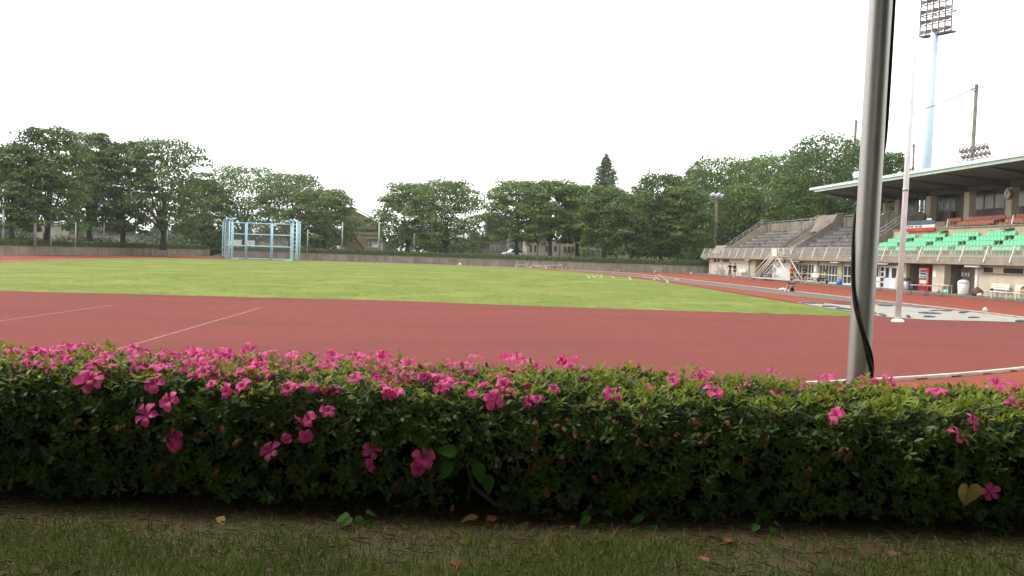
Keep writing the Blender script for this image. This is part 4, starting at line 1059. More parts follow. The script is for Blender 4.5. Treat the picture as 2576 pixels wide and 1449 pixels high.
def street_lamp():
    Y = 174; p = HY(1277, 640, Y); p.z = WH; t = HY(1277, 606, Y); root = thing('street_lamp', 'small street lamp with a white head right of the brown house', 'street lamp', p)
    b = MB(); b.tube([p, Vector((p.x, Y, t.z))], .06, 8); b.build('post_shaft', M['galv'], root)
    b = MB(); b.ball((p.x, Y, t.z+.1), .28, .28, .34, 10, 6); b.build('lamp_head', M['white'], root)
street_lamp()
# low hedges and shrubs behind the left hedge
for i, (lab, px, py, Y, rx, rz, mk) in enumerate((('rounded dark shrub behind the left hedge near the first post', 40, 596, 134, 3.5, .9, 'tree1'), ('rounded shrub behind the left hedge under the lamp pole', 205, 598, 150, 5, 1.0, 'tree1'), ('broad low shrub between the left trunks', 385, 606, 165, 6, .9, 'hedgefar'), ('dark shrub inside the ramp gap left of the cage', 545, 622, 178, 2.5, 1.1, 'tree1'), ('dark clipped shrub right of the cage in front of the car', 815, 620, 175, 3.6, 1.0, 'tree1'),
    ('dark bush at the foot of the forked tree by the stand', 1740, 650, 142, 3.0, 1.8, 'tree1'), ('small bush in front of the brown house', 1195, 625, 180, 2.2, 1.3, 'tree1'), ('fresh green bush between the apartment and the poplar', 1475, 632, 182, 2.2, 1.6, 'tree3'))):
    rg = np.random.default_rng(500+i); n = 1500; d = rg.normal(size=(n,3)); d /= np.linalg.norm(d, axis=1)[:,None]; d[:,2] = np.abs(d[:,2])
    pc = d*np.array([rx,1.4,rz*1.7])*(.6+.45*rg.random((n,1)))*(1+.2*np.sin(d[:,:1]*9+i)); q = leafquads(pc, d+np.array([0,0,.3]), np.full(n,.34), rg, .6, .6)
    p = HY(px, py, Y); root = thing('shrub', lab, 'shrub', (p.x, Y, WH), 'shrubs on the far bank'); objm('foliage', npmesh('foliage', q, 4, M[mk]), root)
    b = MB(); b.tube([(0,0,-.1),(.05,0,rz)], [.12,.05], 6); objm('stem', b.mesh('stem', M['bark']), root)
#--PART3--
# ------------------------------------------------------------------ grandstand
Y0, Y1 = 46.0, 136.9          # near end (outside the view) and far end
YC = 86.6                     # where the roofed part begins
st = thing('grandstand', 'concrete grandstand with a roofed block of green and orange seats and an open terrace', 'grandstand', (38, 92, 0))
def P(name, mk, fn):
    b = MB(); fn(b); return b.build(name, M[mk], st)
def PB(name, mk, boxes):
    for q in boxes: P(name, mk, lambda b, q=q: b.box(*q))
WX = 38.5
# edge beam and slab
P('edge_beam', 'concrete2', lambda b: b.prism([(37.85,2.30),(38.25,2.24),(38.25,2.78),(37.92,2.78)], Y0, Y1, 'y'))
P('floor_slab', 'concrete', lambda b: b.box(38.25,Y0,2.36,48,Y1-.05,2.60))
# ground floor: segments along the front, far to near
def seg_wall(y0, y1, mk, name='wall_panel', x0=WX, x1=38.75, z0=.1, z1=2.36): return P(name, mk, lambda b: b.box(x0,y0,z0,x1,y1,z1))
def seg_pillar(y0, y1, mk='creamwall'): return P('pillar', mk, lambda b: b.box(WX-.10,y0,.1,39.0,y1,2.36))
def seg_open(y0, y1, dp=2.2):
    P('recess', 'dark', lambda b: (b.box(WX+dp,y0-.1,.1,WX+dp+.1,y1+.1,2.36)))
    PB('recess_wall', 'concrete', ((39.0,y0-.12,.1,WX+dp,y0-.0,2.36), (39.0,y1+.0,.1,WX+dp,y1+.12,2.36)))
def seg_glazed(y0, y1, z0=.1, zm=.95, ztop=1.95, nm=4, frame='white'):
    g = P('glazing', 'glass', lambda b: b.box(WX+.10,y0,z0,WX+.14,y1,ztop))
    def fr(b):
        for k in range(nm+1):
            y = y0+(y1-y0)*k/nm; b.box(WX+.03,y-.035,z0,WX+.13,y+.035,ztop)
        for z in (z0+.05, zm, ztop-.03): b.box(WX+.04,y0,z-.04,WX+.125,y1,z+.04)
    P('glazing_frame', frame, fr)
    P('lintel', 'creamwall', lambda b: b.box(WX,y0,ztop,38.75,y1,2.36))
    P('kickboard', 'polewhite', lambda b: b.box(WX+.06,y0,.1,WX+.09,y1,.1+.18))
    P('curtain', 'polecon', lambda b: b.box(WX+.5,y0,.1,WX+.55,y1,2.0))
seg_wall(117.2, 134.2, 'pinkwall'); 
for y in (134.2, 130.6-.0, 128.3, 117.4): P('pilaster', 'cream', lambda b, y=y: b.box(WX-.08,y-.22,.1,38.8,y+.22,2.36))
for (a_, c_) in ((129.7,132.3),(125.3,128.0)):
    P('high_window', 'glass', lambda b, a_=a_, c_=c_: b.box(WX-.03,a_,1.80,WX+.05,c_,2.26))
    P('window_mullion', 'galv', lambda b, a_=a_, c_=c_: [b.box(WX-.06,a_+(c_-a_)*k/3-.04,1.78,WX-.01,a_+(c_-a_)*k/3+.04,2.28) for k in range(4)])
seg_pillar(114.6, 116.6); seg_open(108.9, 114.5, 3.0)
P('white_panel', 'white', lambda b: b.box(WX-.02,108.2,.1,WX+.1,108.9,2.0))
P('wall_panel', 'polewhite', lambda b: b.box(WX,103.0,.1,38.75,107.9,2.36))
seg_glazed(104.9, 107.6, nm=3)
seg_pillar(102.0, 103.0); seg_glazed(96.75, 101.9, nm=6); seg_pillar(95.6, 96.7); seg_glazed(90.9, 95.5, nm=6); seg_pillar(89.8, 90.8); seg_glazed(86.2, 89.7, nm=4)
seg_pillar(85.0, 86.1)
P('wall_panel', 'polewhite', lambda b: b.box(WX,82.0,.1,38.75,84.9,1.05)); P('window', 'glass', lambda b: b.box(WX+.05,82.2,1.05,WX+.1,84.9,1.85)); P('lintel','concrete2', lambda b: b.box(WX,82.0,1.85,38.75,84.9,2.36))
P('window_frame', 'white', lambda b: [b.box(WX-.01,y-.04,1.05,WX+.06,y+.04,1.85) for y in (82.25,83.2,84.2,84.85)])
# glazed side light and the white double door
sl = P('side_light', 'glass', lambda b: b.box(WX+.04,81.25,.3,WX+.08,81.95,1.9))
P('side_light_frame', 'white', lambda b: [b.box(WX,81.2,z-.05,WX+.07,82.0,z+.05) for z in (.15,.6,1.05,1.5,1.95)]+[b.box(WX,y-.04,.1,WX+.07,y+.04,1.95) for y in (81.22,81.98)])
for (y0, y1, mk) in ((80.1,81.15,'bluewhite'),(78.75,80.0,'white')):
    d = P('door', mk, lambda b: b.box(WX-.02,y0,.12,WX+.06,y1,2.05))
    b = MB(); b.box(WX-.035,y0+.22,1.02,WX-.022,y1-.22,1.85); o_ = b.build('door_window', M['glass'], d)
    b = MB(); b.box(WX-.10,y1-.16 if y1 > 80.5 else y0+.08,.95,WX-.03,y1-.08 if y1 > 80.5 else y0+.16,1.1); b.build('handle', M['galv'], d)
P('lintel', 'concrete2', lambda b: b.box(WX,77.7,2.06,38.75,82.0,2.36)); P('door_frame', 'white', lambda b: [b.box(WX-.03,y-.05,.1,WX+.1,y+.05,2.1) for y in (78.7,80.05,81.17)])
P('wall_panel', 'creamwall', lambda b: b.box(WX,77.3,.1,38.75,78.65,2.36))
# niche of the vending machine
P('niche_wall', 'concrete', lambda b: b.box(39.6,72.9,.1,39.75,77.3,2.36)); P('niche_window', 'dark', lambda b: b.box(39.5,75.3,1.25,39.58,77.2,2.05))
P('niche_side', 'concrete', lambda b: b.box(38.75,77.2,.1,39.6,77.3,2.36))
seg_pillar(71.15, 72.9, 'cream')
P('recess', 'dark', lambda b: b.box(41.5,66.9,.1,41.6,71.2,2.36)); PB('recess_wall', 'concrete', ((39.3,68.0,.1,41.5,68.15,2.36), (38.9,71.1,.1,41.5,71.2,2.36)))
PB('inner_panel', 'concrete', ((39.6,69.6,.1,39.7,71.0,2.36), (39.3,68.2,.1,39.42,69.0,2.36)))
PB('notice', 'poster', ((39.57,70.55,1.42,39.59,70.85,1.72), (39.57,70.1,1.45,39.59,70.35,1.7), (39.57,69.75,1.4,39.59,69.95,1.72)))
PB('notice', 'poster', ((40.2,67.2,1.05,40.22,67.5,1.75), (40.2,67.6,1.2,40.22,67.9,1.7))); PB('inner_panel', 'concrete', ((40.22,67.0,.1,40.3,68.0,2.3),))
P('pillar_notice', 'poster', lambda b: b.box(WX-.13,72.25,1.25,WX-.105,72.8,1.75)); P('pillar_notice', 'poster', lambda b: b.box(WX-.13,95.9,1.2,WX-.105,96.4,1.9))
P('corner_post', 'white', lambda b: b.box(WX-.08,66.65,.1,38.9,67.0,2.36))
P('wall_panel', 'cream', lambda b: b.box(WX,Y0,.1,38.75,66.65,2.36))
PB('high_window', 'dark', [(WX-.03,y0_,1.78,WX+.05,y1_,2.12) for y0_, y1_ in ((64.9,66.0),(61.4,63.6),(58.0,60.2))])
P('window_sill', 'concrete2', lambda b: b.box(WX-.07,Y0+.1,1.66,WX,66.2,1.74))
P('end_wall', 'cream', lambda b: b.box(38.76,133.9,.1,47.8,134.1,2.36)); P('rear_core', 'concrete', lambda b: b.box(42.0,Y0,.1,47.9,133.8,2.36))
for y in (136.0,117.5,101.5,91.5,81.5,67.6):
    P('ceiling_lamp', 'polewhite', lambda b: (b.tube([(38.0,y,2.17),(38.0,y-1.9,2.17)], .075, 8), b.box(38.02,y-.3,2.17,38.1,y-.2,2.3), b.box(38.02,y-1.7,2.17,38.1,y-1.6,2.3)))

# terrace steps
def steps(n, y0, y1, x0, dx, z0, dz, back, name, mk='concrete2'):
    pr = [(38.26,2.6),(38.26,2.66),(38.36,2.66),(38.36,z0)]
    for i in range(n):
        x = x0+dx*(i+1); pr += [(x, z0+dz*i), (x, z0+dz*(i+1) if i < n-1 else back)]
    pr += [(48, back), (48, 2.6)]
    P(name, mk, lambda b: b.prism(pr, y0, y1, 'y'))
# open terrace in two blocks divided by a walled stair
steps(7, 109.9, 128.6, 38.4, .8, 2.97, .42, 5.87, 'terrace_steps')
steps(7, YC+.9, 104.3, 38.4, .8, 2.97, .42, 5.87, 'terrace_steps')
steps(13, 104.7, 109.5, 38.4, .43, 2.8, .235, 5.87, 'stair_flight')
P('low_deck', 'concrete2', lambda b: b.box(38.3,129.0,2.6,46,Y1,2.95)); P('deck_block', 'concrete2', lambda b: b.prism([(39.0,2.95),(42.5,2.95),(42.5,4.1),(39.8,4.1)], 131.0, 135.8, 'y'))
P('back_wall', 'concrete', lambda b: (b.box(44.55,109.9,5.87,44.8,128.8,7.1), [b.box(44.47,y-.12,5.87,44.56,y+.12,7.13) for y in (113,116.5,120.3,124,127.5)]))
P('back_wall', 'concrete', lambda b: (b.box(44.55,YC+.9,5.87,44.8,104.3,7.1), [b.box(44.47,y-.12,5.87,44.56,y+.12,7.13) for y in (90,93.5,97,100.5,103.5)]))
P('stair_head', 'concrete', lambda b: b.prism([(42.9,5.6),(44.9,5.6),(44.9,7.45),(43.9,7.45)], 104.4, 109.8, 'y'))
P('back_rail', 'galv', lambda b: [b.tube([(44.68,a_,7.32),(44.68,c_,7.32)], .035, 6) for a_, c_ in ((110,128.5),(88,104))]+[b.tube([(44.68,y,7.08),(44.68,y,7.34)], .03, 6) for y in list(range(111,129,3))+list(range(89,104,3))])
def flank(y, name='stair_wall', x0=38.3, x1=44.8, z0=3.35, z1=6.95, th=.22, posts=7):
    P(name, 'concrete2', lambda b: b.prism([(x0,2.66),(x1,5.2),(x1,z1),(x1-.9,z1),(x0+.4,z0),(x0,z0)], y-th/2, y+th/2, 'y'))
    def rl(b):
        for dz in (.30, .62): b.tube([(x0+.4,y,z0+dz),(x1-.9,y,z1+dz),(x1,y,z1+dz)], .032, 6)
        for k in range(posts):
            t = k/(posts-1); x = x0+.4+(x1-.9-x0-.4)*t; z = z0+(z1-z0)*t; b.tube([(x,y,z-.05),(x,y,z+.63)], .03, 6)
    P('handrail', 'galv', rl)
flank(128.8); flank(109.7); flank(104.5); flank(YC+.5)
# bench planks of the open terrace
def bench(y0, y1, i):
    X = 38.55+.8*i; z = 2.97+.42*i+.36
    o = P('bench_plank', 'greyblue', lambda b: b.box(X,y0,z,X+.34,y1,z+.11))
    for k in range(2):
        y = y0+.5+(y1-y0-1.0)*k; b = MB(); b.box(X+.20,y-.02,z-.37,X+.26,y+.02,z-.002); b.build('bench_bracket', M['concrete'], o)
for i in range(7):
    for a_, c_ in (((118.9,126.0),(110.6,117.4)) if i < 6 else ((118.9,123.5),(110.9,114.5))): bench(a_, c_, i)
    for a_, c_ in ((96.6,103.3),(89.0,95.2)): bench(a_, c_, i)
# white stains of worn paint on the aisle steps
# front fence of the terrace
def fence():
    ys = [61.84-3.08*k for k in range(5, 0, -1)]+[61.84+3.085*k for k in range(0, 25)]
    for y in ys:
        if abs(y-105.0) < 1.2: continue
        P('fence_post', 'white', lambda b: b.beam((37.80,y,2.48), (38.16,y,3.62), .075, .10))
    P('fence_rail', 'galv', lambda b: (b.tube([(38.15,Y0,3.58),(38.15,Y1-.4,3.58)], .028, 6), b.tube([(37.93,Y0,2.83),(37.93,Y1-.4,2.83)], .022, 6)))
    P('fence_mesh', 'fencenet', lambda b: b.quad((37.93,Y0,2.80),(37.93,Y1-.4,2.80),(38.14,Y1-.4,3.58),(38.14,Y0,3.58)))
fence()
# roofed block
pr = [(38.26,2.6),(38.26,2.66),(38.36,2.66),(38.36,3.0)]
for i in range(4):
    x = 38.45+.8*(i+1); pr += [(x, 3.0+.385*i), (x, 3.0+.385*(i+1) if i < 3 else 4.55)]
pr += [(41.75,4.55),(41.75,5.22),(43.2,5.22),(43.2,5.25),(44.0,5.25),(44.0,5.65),(44.9,5.65),(44.9,6.1),(48,6.1),(48,2.6)]
P('terrace_steps', 'creamwall', lambda b: b.prism(pr, Y0, YC, 'y'))
P('deck_edge', 'concrete2', lambda b: b.box(41.66,Y0,5.22,43.15,YC,5.31))
def seat_me(name, mk, hgt):
    b = MB(); b.smooth = False
    b.prism([(-.02,.33),(0,.37),(.36,.345),(.40,.38),(.45,.345+hgt),(.49,.345+hgt),(.50,.30),(.05,.31)], -.195, .195, 'y')
    b.box(.10,-.05,.0,.2,.05,.325)
    return b.mesh(name, M[mk])
SG, SO = seat_me('seat', 'seatgreen', .33), seat_me('seat', 'seatorange', .30)
def seat_row(x, z, y0, y1, me, n, mk, lab):
    o = P('seat_row', 'galv', lambda b: b.box(x+.02,y0,z+.265,x+.10,y1,z+.305)); o['label'] = lab
    for k in range(n):
        y = y0+(y1-y0)*(k+.5)/n; s_ = bpy.data.objects.new('seat', me); COL.objects.link(s_); s_.parent = o; s_.location = Vector((x, y, z))-WL[st.name]
        s_.scale = (1, (y1-y0)/n/.445, 1)
GB = [(82.0,85.45),(77.05,80.65),(72.15,75.9),(67.35,71.05),(62.85,66.2),(58.1,61.9),(53.3,57.0)]
for i in range(4):
    for (a_, c_) in GB: seat_row(38.68+.8*i, 3.0+.385*i, a_, c_, SG, 8, 'seatgreen', 'row of green plastic seats')
for (a_, c_) in ((73.8,79.2),(66.6,72.3),(59.6,65.2),(52.6,58.2)): seat_row(43.22, 5.25, a_, c_, SO, 12, 'seatorange', 'row of orange plastic seats')
for (a_, c_) in ((80.1,82.3),(73.6,79.0),(67.0,72.2),(60.5,65.8),(53.6,59.0)): seat_row(44.05, 5.65, a_, c_, SO, 12 if c_-a_ > 3 else 5, 'seatorange', 'row of orange plastic seats')
for y in (77.7, 68.6, 59.5):
    P('deck_post', 'white', lambda b: (b.beam((41.9,y,5.05),(42.0,y-.12,6.0), .09, .07))); P('deck_ledge', 'concrete', lambda b: b.box(41.35,y-.7,4.95,41.75,y+.5,5.06))
# rear columns, back rooms and windows
CY = [95.0, 88.7, 82.07, 75.8, 69.5, 63.2, 56.9, 50.6]
for y in CY:
    P('column', 'cream' if y < 90 else 'creamwall', lambda b: b.box(46.0,y-.42,6.05,46.6,y+.42,9.05))
P('rear_wall', 'concrete', lambda b: (b.box(48.0,Y0,6.1,48.2,91.4,6.9+.35), b.box(48.0,Y0,8.5,48.2,91.4,9.25), [b.box(48.0,a_,7.25,48.2,c_,8.5) for a_, c_ in ((84.4,87.6),(78.0,79.7),(90.8,91.4),(71.7,73.4),(65.5,67.0),(59,60.5),(Y0,54))]))
P('rear_wall', 'concrete', lambda b: (b.box(47.2,86.9,6.1,47.4,91.5,7.3)))
P('dark_board', 'plum', lambda b: b.box(47.85,Y0,6.1,47.97,85.0,7.08))
P('green_reflection_pane', 'greenreflection', lambda b: b.box(48.05,87.6,7.25,48.1,90.8,8.5))
PB('window_mullion', 'white', [(47.98,y-.06,7.45,48.04,y+.06,8.5) for y in (88.3,88.6,89.8)])
for a_, c_ in ((79.7,84.4),(73.4,78.0),(67.0,71.7),(60.5,65.5),(54,59)):
    P('frosted_window', 'palewin', lambda b: b.box(48.05,a_,7.25,48.1,c_,8.5)); PB('window_mullion', 'polecon', [(47.98,a_+(c_-a_)*k/3-.03,7.25,48.04,a_+(c_-a_)*k/3+.03,8.5) for k in (1,2)])
P('stair_tower', 'concrete2', lambda b: (b.box(48.0,91.4,5.8,50,91.8,9.2), b.box(48.0,95.4,5.8,48.2,98.0,7.2), b.box(49.8,91.4,5.8,50,98,7.2)))
P('green_reflection_pane', 'greenreflection', lambda b: b.box(48.02,94.6,7.2,48.12,97.6,9.0)); P('orange_panel', 'brick', lambda b: b.box(48.4,92.4,6.4,48.5,94.0,9.0)); P('white_panel', 'white', lambda b: b.box(48.2,94.1,6.3,48.3,94.5,9.0))
P('rear_parapet', 'concrete', lambda b: b.box(44.7,86.9,5.87,44.9,88.5,6.9))
# roof, cantilevered forward and up
YR = 102.4
P('roof_deck', 'roofgreen', lambda b: b.prism([(40.0,9.78),(40.0,10.02),(44.0,9.86),(51.5,9.50),(51.5,9.25),(46.0,9.25)], Y0, YR, 'y'))
P('roof_fascia', 'greenfascia', lambda b: b.box(40.06,Y0,9.56,40.2,YR-.95,9.775)); P('roof_gutter', 'greenfascia', lambda b: b.box(39.88,Y0,9.80,39.995,YR+.05,10.04))
P('roof_soffit', 'soffit', lambda b: b.prism([(40.2,9.56),(40.2,9.70),(46,9.24),(51.3,9.24),(51.3,9.1),(46,9.1)], Y0, YR-1.0, 'y'))
for y in CY+[101.2]:
    P('roof_beam', 'beamdark', lambda b: b.prism([(40.5,9.50),(46,9.08),(51,9.08),(51,8.75),(45.6,8.62)], y-.18, y+.18, 'y'))
P('roof_beam', 'beamdark', lambda b: (b.box(45.9,Y0,8.62,46.25,YR-1.2,9.07), b.box(48.2,Y0,8.7,48.5,YR-1.2,9.07)))
# small plates
P('end_column', 'creamwall', lambda b: b.box(47.6,100.9,5.9,48.0,101.4,9.1))

# things on and before the stand ------------------------------------------------
ck = thing('wall_clock', 'large round pale clock on the third column under the stand roof', 'clock', (45.55, 75.55, 8.05))
b = MB(); b.tube([(45.98,75.6,8.05),(45.72,75.6,8.05),(45.70,75.6,8.05)], [.43,.43,.40], 28); b.build('clock_case', M['galv'], ck)
b = MB(); b.tube([(45.695,75.6,8.05),(45.68,75.6,8.05)], .385, 28); f_ = b.build('clock_face', M['palewin'], ck)
b = MB()
for k in range(12):
    a = 6.283*k/12; c = Vector((45.672,75.6+.33*math.sin(a),8.05+.33*math.cos(a))); b.obox(c, (.004,0,0), (0,.012*math.cos(a)+.0,.012*-math.sin(a)), (0,.035*math.sin(a),.035*math.cos(a)))
b.build('hour_marks', M['iron'], f_)
b = MB(); b.beam((45.665,75.6,8.05),(45.665,75.45,8.22), .03,.03); b.beam((45.665,75.6,8.05),(45.665,75.72,7.80), .022,.022); b.build('clock_hands', M['iron'], ck)
bn = thing('banner', 'long banner in grey, white and red stripes hung on the seating front', 'banner', (41.6, 81.3, 5.2))
for (z0, z1, mk, nm) in ((5.60,5.98,'greyblue','upper_stripe'),(5.36,5.598,'white','white_stripe'),(5.06,5.358,'red','red_stripe')):
    b = MB(); n_ = 16
    for k in range(n_):
        ya, yb = 78.95+4.85*k/n_, 78.95+4.85*(k+1)/n_; xa, xb = 41.58+.02*math.sin(k*1.3), 41.58+.02*math.sin((k+1)*1.3)
        b.add([(xa,ya,z0),(xb,yb,z0),(xb,yb,z1),(xa,ya,z1),(xa+.03,ya,z0),(xb+.03,yb,z0),(xb+.03,yb,z1),(xa+.03,ya,z1)], [(3,2,1,0),(4,5,6,7),(0,1,5,4),(2,3,7,6),(0,4,7,3),(1,2,6,5)])
    b.build(nm, M[mk], bn)
b = MB(); rr_ = random.Random(3)
for k in range(11):      # unreadable lettering in the photograph: short dark strokes
    y = 83.5-.21*k if k < 5 else 83.5-.3-.21*k
    for q in range(4):
        dy = rr_.uniform(-.07,.07); dz = rr_.uniform(-.06,.06)
        if q % 2: b.box(41.54,y+dy-.06,5.48+dz-.012,41.555,y+dy+.06,5.48+dz+.012)
        else: b.box(41.54,y+dy-.012,5.48-.07,41.555,y+dy+.012,5.48+.07)
b.build('lettering', M['iron'], bn)
b = MB()
for k in range(6): b.box(41.54,81.9-.3*k-.1,5.17,41.555,81.9-.3*k+.1,5.19); b.box(41.54,81.9-.3*k-.015,5.12,41.553,81.9-.3*k+.015,5.26)
b.build('lettering', M['pinkwall'], bn)
b = MB(); b.box(42.3,80.9,5.95,42.35,81.7,6.22); tag(b.build('white_board', M['white'], None, None), 'small white board above the striped banner', 'board')
b = MB(); b.add([(42.0,84.9,5.3),(42.0,84.1,5.3),(42.5,84.5,5.3),(42.2,84.5,5.85)], [(0,1,3),(1,2,3),(2,0,3),(2,1,0)]); tag(b.build('traffic_cone', M['seatorange']), 'small orange red cone left of the striped banner', 'cone')
# vending machine
vm = thing('vending_machine', 'red drinks vending machine in the niche under the seats', 'vending machine', (38.7, 74.5, .13))
vx0, vx1, vy0, vy1 = 38.55, 39.35, 73.75, 75.3
b = MB(); b.box(vx0,vy0,.15,vx1,vy1,2.0); b.build('cabinet', M['red'], vm)
b = MB(); b.box(vx0-.02,vy0+.35,1.15,vx0-.002,vy1-.08,1.88); b.build('display_window', M['lampglass'], vm)
for k in range(3):
    b = MB(); 
    for q in range(9): b.tube([(vx0-.05,vy0+.42+.1*q,1.20+.22*k),(vx0-.05,vy0+.42+.1*q,1.35+.22*k)], .026, 7)
    b.build('drink_row', M[('seatgreen','bluecl','red')[k]], vm)
b = MB(); b.box(vx0-.03,vy0+.2,.30,vx0-.002,vy1-.2,.52); b.build('delivery_flap', M['darkred'], vm)
b = MB(); b.box(vx0-.025,vy0+.06,.8,vx0-.002,vy0+.3,1.6); b.build('coin_panel', M['galv'], vm)
b = MB(); b.box(vx0-.02,vy0+.3,.72,vx0-.003,vy1-.2,.98); b.build('lower_poster', M['poster'], vm)
b = MB(); b.box(vx0+.05,vy0-.02,.2,vx1-.03,vy0-.002,1.95); sp_ = b.build('side_graphic', M['darkred'], vm)
b = MB()
for k in range(6):
    zc = .45+.26*k; pts = [(vx0+.12+.55*t, vy0-.028, zc+.07*math.sin(t*7+k)) for t in [q/10 for q in range(11)]]; b.tube(pts, .013, 5)
b.build('swirl_line', M['pinkwall'], sp_)
# white box, bins
def box_thing(nm, lab, cat, x0, y0, z0, x1, y1, z1, mk, lidmk, extra=None):
    t = thing(nm, lab, cat, ((x0+x1)/2,(y0+y1)/2,z0)); b = MB(); b.box(x0,y0,z0,x1,y1,z1-.06); b.build('body', M[mk], t)
    b = MB(); b.box(x0-.02,y0-.02,z1-.058,x1+.02,y1+.02,z1); b.build('lid', M[lidmk], t); return t
box_thing('storage_cabinet', 'cream storage cabinet left of the vending machine niche', 'cabinet', 38.0,77.15,.13,38.45,78.1,1.12, 'cream', 'white')
def bin_thing(lab, x, y, r_, h_, mk, lidmk, dome):
    t = thing('rubbish_bin', lab, 'bin', (x,y,.13), 'rubbish bins under the stand'); z = .13
    b = MB(); b.tube([(x,y,z),(x,y,z+.05),(x,y,z+h_*.78)], [r_*.86,r_*.9,r_], 20); b.build('body', M[mk], t)
    b = MB(); b.tube([(x,y,z+h_*.78),(x,y,z+h_*.82),(x,y,z+h_*.93),(x,y,z+h_)], [r_*1.06,r_*1.06,r_*.8 if dome else r_,r_*.35 if dome else r_*.9], 20); b.build('lid', M[lidmk], t)
bin_thing('grey rounded bin between the cabinet and the vending machine', 38.1, 76.3, .27, .95, 'galv', 'cable', True)
bin_thing('big white plastic bin with a domed lid by the dark doorway', 37.9, 67.5, .40, 1.08, 'white', 'bluewhite', True)
bin_thing('dark small bin close to the vending machine', 38.3, 75.75, .2, .7, 'iron', 'cable', False)
# benches
def bench_thing(nm, lab, x, y, ln, mk, back=True, blue=False, rot=0, grp=None):
    t = thing(nm, lab, 'bench', (x,y,.13), grp); h = .42
    def add(name, fn, mk_):
        b = MB(); fn(b); o = objm(name, b.mesh(name, M[mk_]), t); return o
    add('seat', lambda b: [b.box(-.20+.14*k,-ln/2,h-.03,-.09+.14*k,ln/2,h) for k in range(3)], mk)
    if back: add('backrest', lambda b: [b.box(.26+.03*k,-ln/2,h+.12+.14*k,.29+.03*k,ln/2,h+.23+.14*k) for k in range(3)], mk)
    for s_ in (-1, 1):
        add('leg', lambda b: (b.beam((-.18,s_*(ln/2-.25),0),(-.14,s_*(ln/2-.25),h-.03), .05,.05), b.beam((.24,s_*(ln/2-.25),0),(.16,s_*(ln/2-.25),h-.03), .05,.05), b.beam((-.18,s_*(ln/2-.25),h-.055),(.24,s_*(ln/2-.25),h-.055), .05,.045)), 'whitemetal')
        if back: add('bracket', lambda b: b.beam((.22,s_*(ln/2-.25),h-.05),(.345,s_*(ln/2-.25),h+.52), .04,.05), 'whitemetal')
    t.rotation_euler = (0,0,rot); return t
BG = 'benches along the stand'
bench_thing('bench', 'grey bench against the pale wall, leftmost under the stand', 37.9, 128.4, 2.7, 'galv', True, grp=BG)
bench_thing('low_bench', 'white backless bench between the two grey benches', 37.9, 125.0, 3.4, 'white', False, grp=BG)
bench_thing('bench', 'grey white bench right of the two standing people', 37.9, 118.9, 2.8, 'polewhite', True, grp=BG)
bench_thing('bench', 'blue seated bench behind the white stair frame', 37.9, 107.2, 3.0, 'bluecl', False, grp=BG)
bench_thing('bench', 'white bench beside the walking person in navy', 37.6, 93.9+1.0, 1.9, 'white', True, grp=BG)
bench_thing('bench', 'blue bench on which the person in yellow sits', 37.35, 91.0, 2.8, 'bluecl', False, grp=BG)
bench_thing('bench', 'white bench with a backrest by the cream wall, nearer the brown bag', 37.95, 63.5, 2.1, 'white', True, grp=BG)
bench_thing('bench', 'white bench with a backrest at the right edge of the view', 37.95, 60.6, 2.3, 'white', True, grp=BG)
bench_thing('low_bench', 'low white bench standing in front of the wall bench', 37.2, 61.6, 2.2, 'white', False, grp=BG)
bench_thing('low_bench', 'white backless bench at the edge of the apron on the far right', 37.15, 58.9, 2.0, 'white', False, grp=BG)
# table with things under it
t = thing('folding_table', 'narrow white folding table with bags below it in front of the dark doorway', 'table', (37.9, 70.1, .13))
b = MB(); b.box(37.7,69.3,.70,38.1,70.95,.75); b.build('tabletop', M['white'], t)
for (x, y) in ((37.74,69.38),(38.06,69.38),(37.74,70.87),(38.06,70.87)):
    b = MB(); b.beam((x,y,.13),(x,y,.699), .035,.035); b.build('leg', M['polewhite'], t)
def bag(lab, x, y, z, s_, mk, nm='bag', sq=(1,1,.75)):
    rg = np.random.default_rng(int(abs(x*31+y*17))); b = MB(); b.ball((0,0,0), s_*sq[0], s_*sq[1], s_*sq[2], 12, 8)
    b.v = [(v[0]*(1+.12*rg.normal()), v[1]*(1+.12*rg.normal()), max(-s_*sq[2]*.6, v[2]*(1+.10*rg.normal()))) for v in b.v]
    t = thing(nm, lab, 'bag', (x,y,z)); objm('body', b.mesh('body', M[mk]), t).location = (0,0,s_*sq[2]*.6)
    b = MB(); b.tube([(-s_*.4,0,s_*sq[2]*1.2),(-.1*s_,0,s_*sq[2]*1.75),(s_*.2,0,s_*sq[2]*1.75),(s_*.45,0,s_*sq[2]*1.2)], s_*.06, 6); objm('strap', b.mesh('strap', M[mk]), t)
    return t
bag('green crumpled bag under the white folding table', 37.9, 69.75, .13, .26, 'seatgreen'); bag('pale small bag at the left foot of the folding table', 37.8, 70.9, .13, .2, 'bagwhite')
bag('dark brown sports bag slumped by the cream wall', 37.6, 65.2, .13, .44, 'bagbrown', sq=(.8,1.2,.8)); bag('small pink white bag beside the brown sports bag', 37.3, 64.3, .13, .2, 'pinkwall')
bag('brown bag heaped on the bench at the right edge of the view', 37.95, 60.2, .56, .36, 'bagbrown', sq=(.7,1.1,.8)); bag('small dark bag on the bench by the cream wall', 37.9, 63.9, .56, .13, 'cable'); bag('orange cloth bundle at the right edge of the view', 37.2, 59.2, .56, .22, 'brick')
bag('blue bag standing by the glazed doors left of the steel pole', 37.4, 87.9, .13, .33, 'bluecl', sq=(.8,.9,1.0)); bag('white plastic bag lying beside the crouching athlete', 24.97, 68.3, .012, .26, 'bagwhite', sq=(1.2,.8,.5)); bag('pale bag lying on the kerb at the right edge of the view', 25.4, 43.3, .05, .13, 'bagwhite', sq=(.9,1.0,1.0))
bag('small dark bag at the foot of the glazed doors', 37.8, 91.6+.0, .13, .2, 'cable', sq=(.8,.8,1.2))
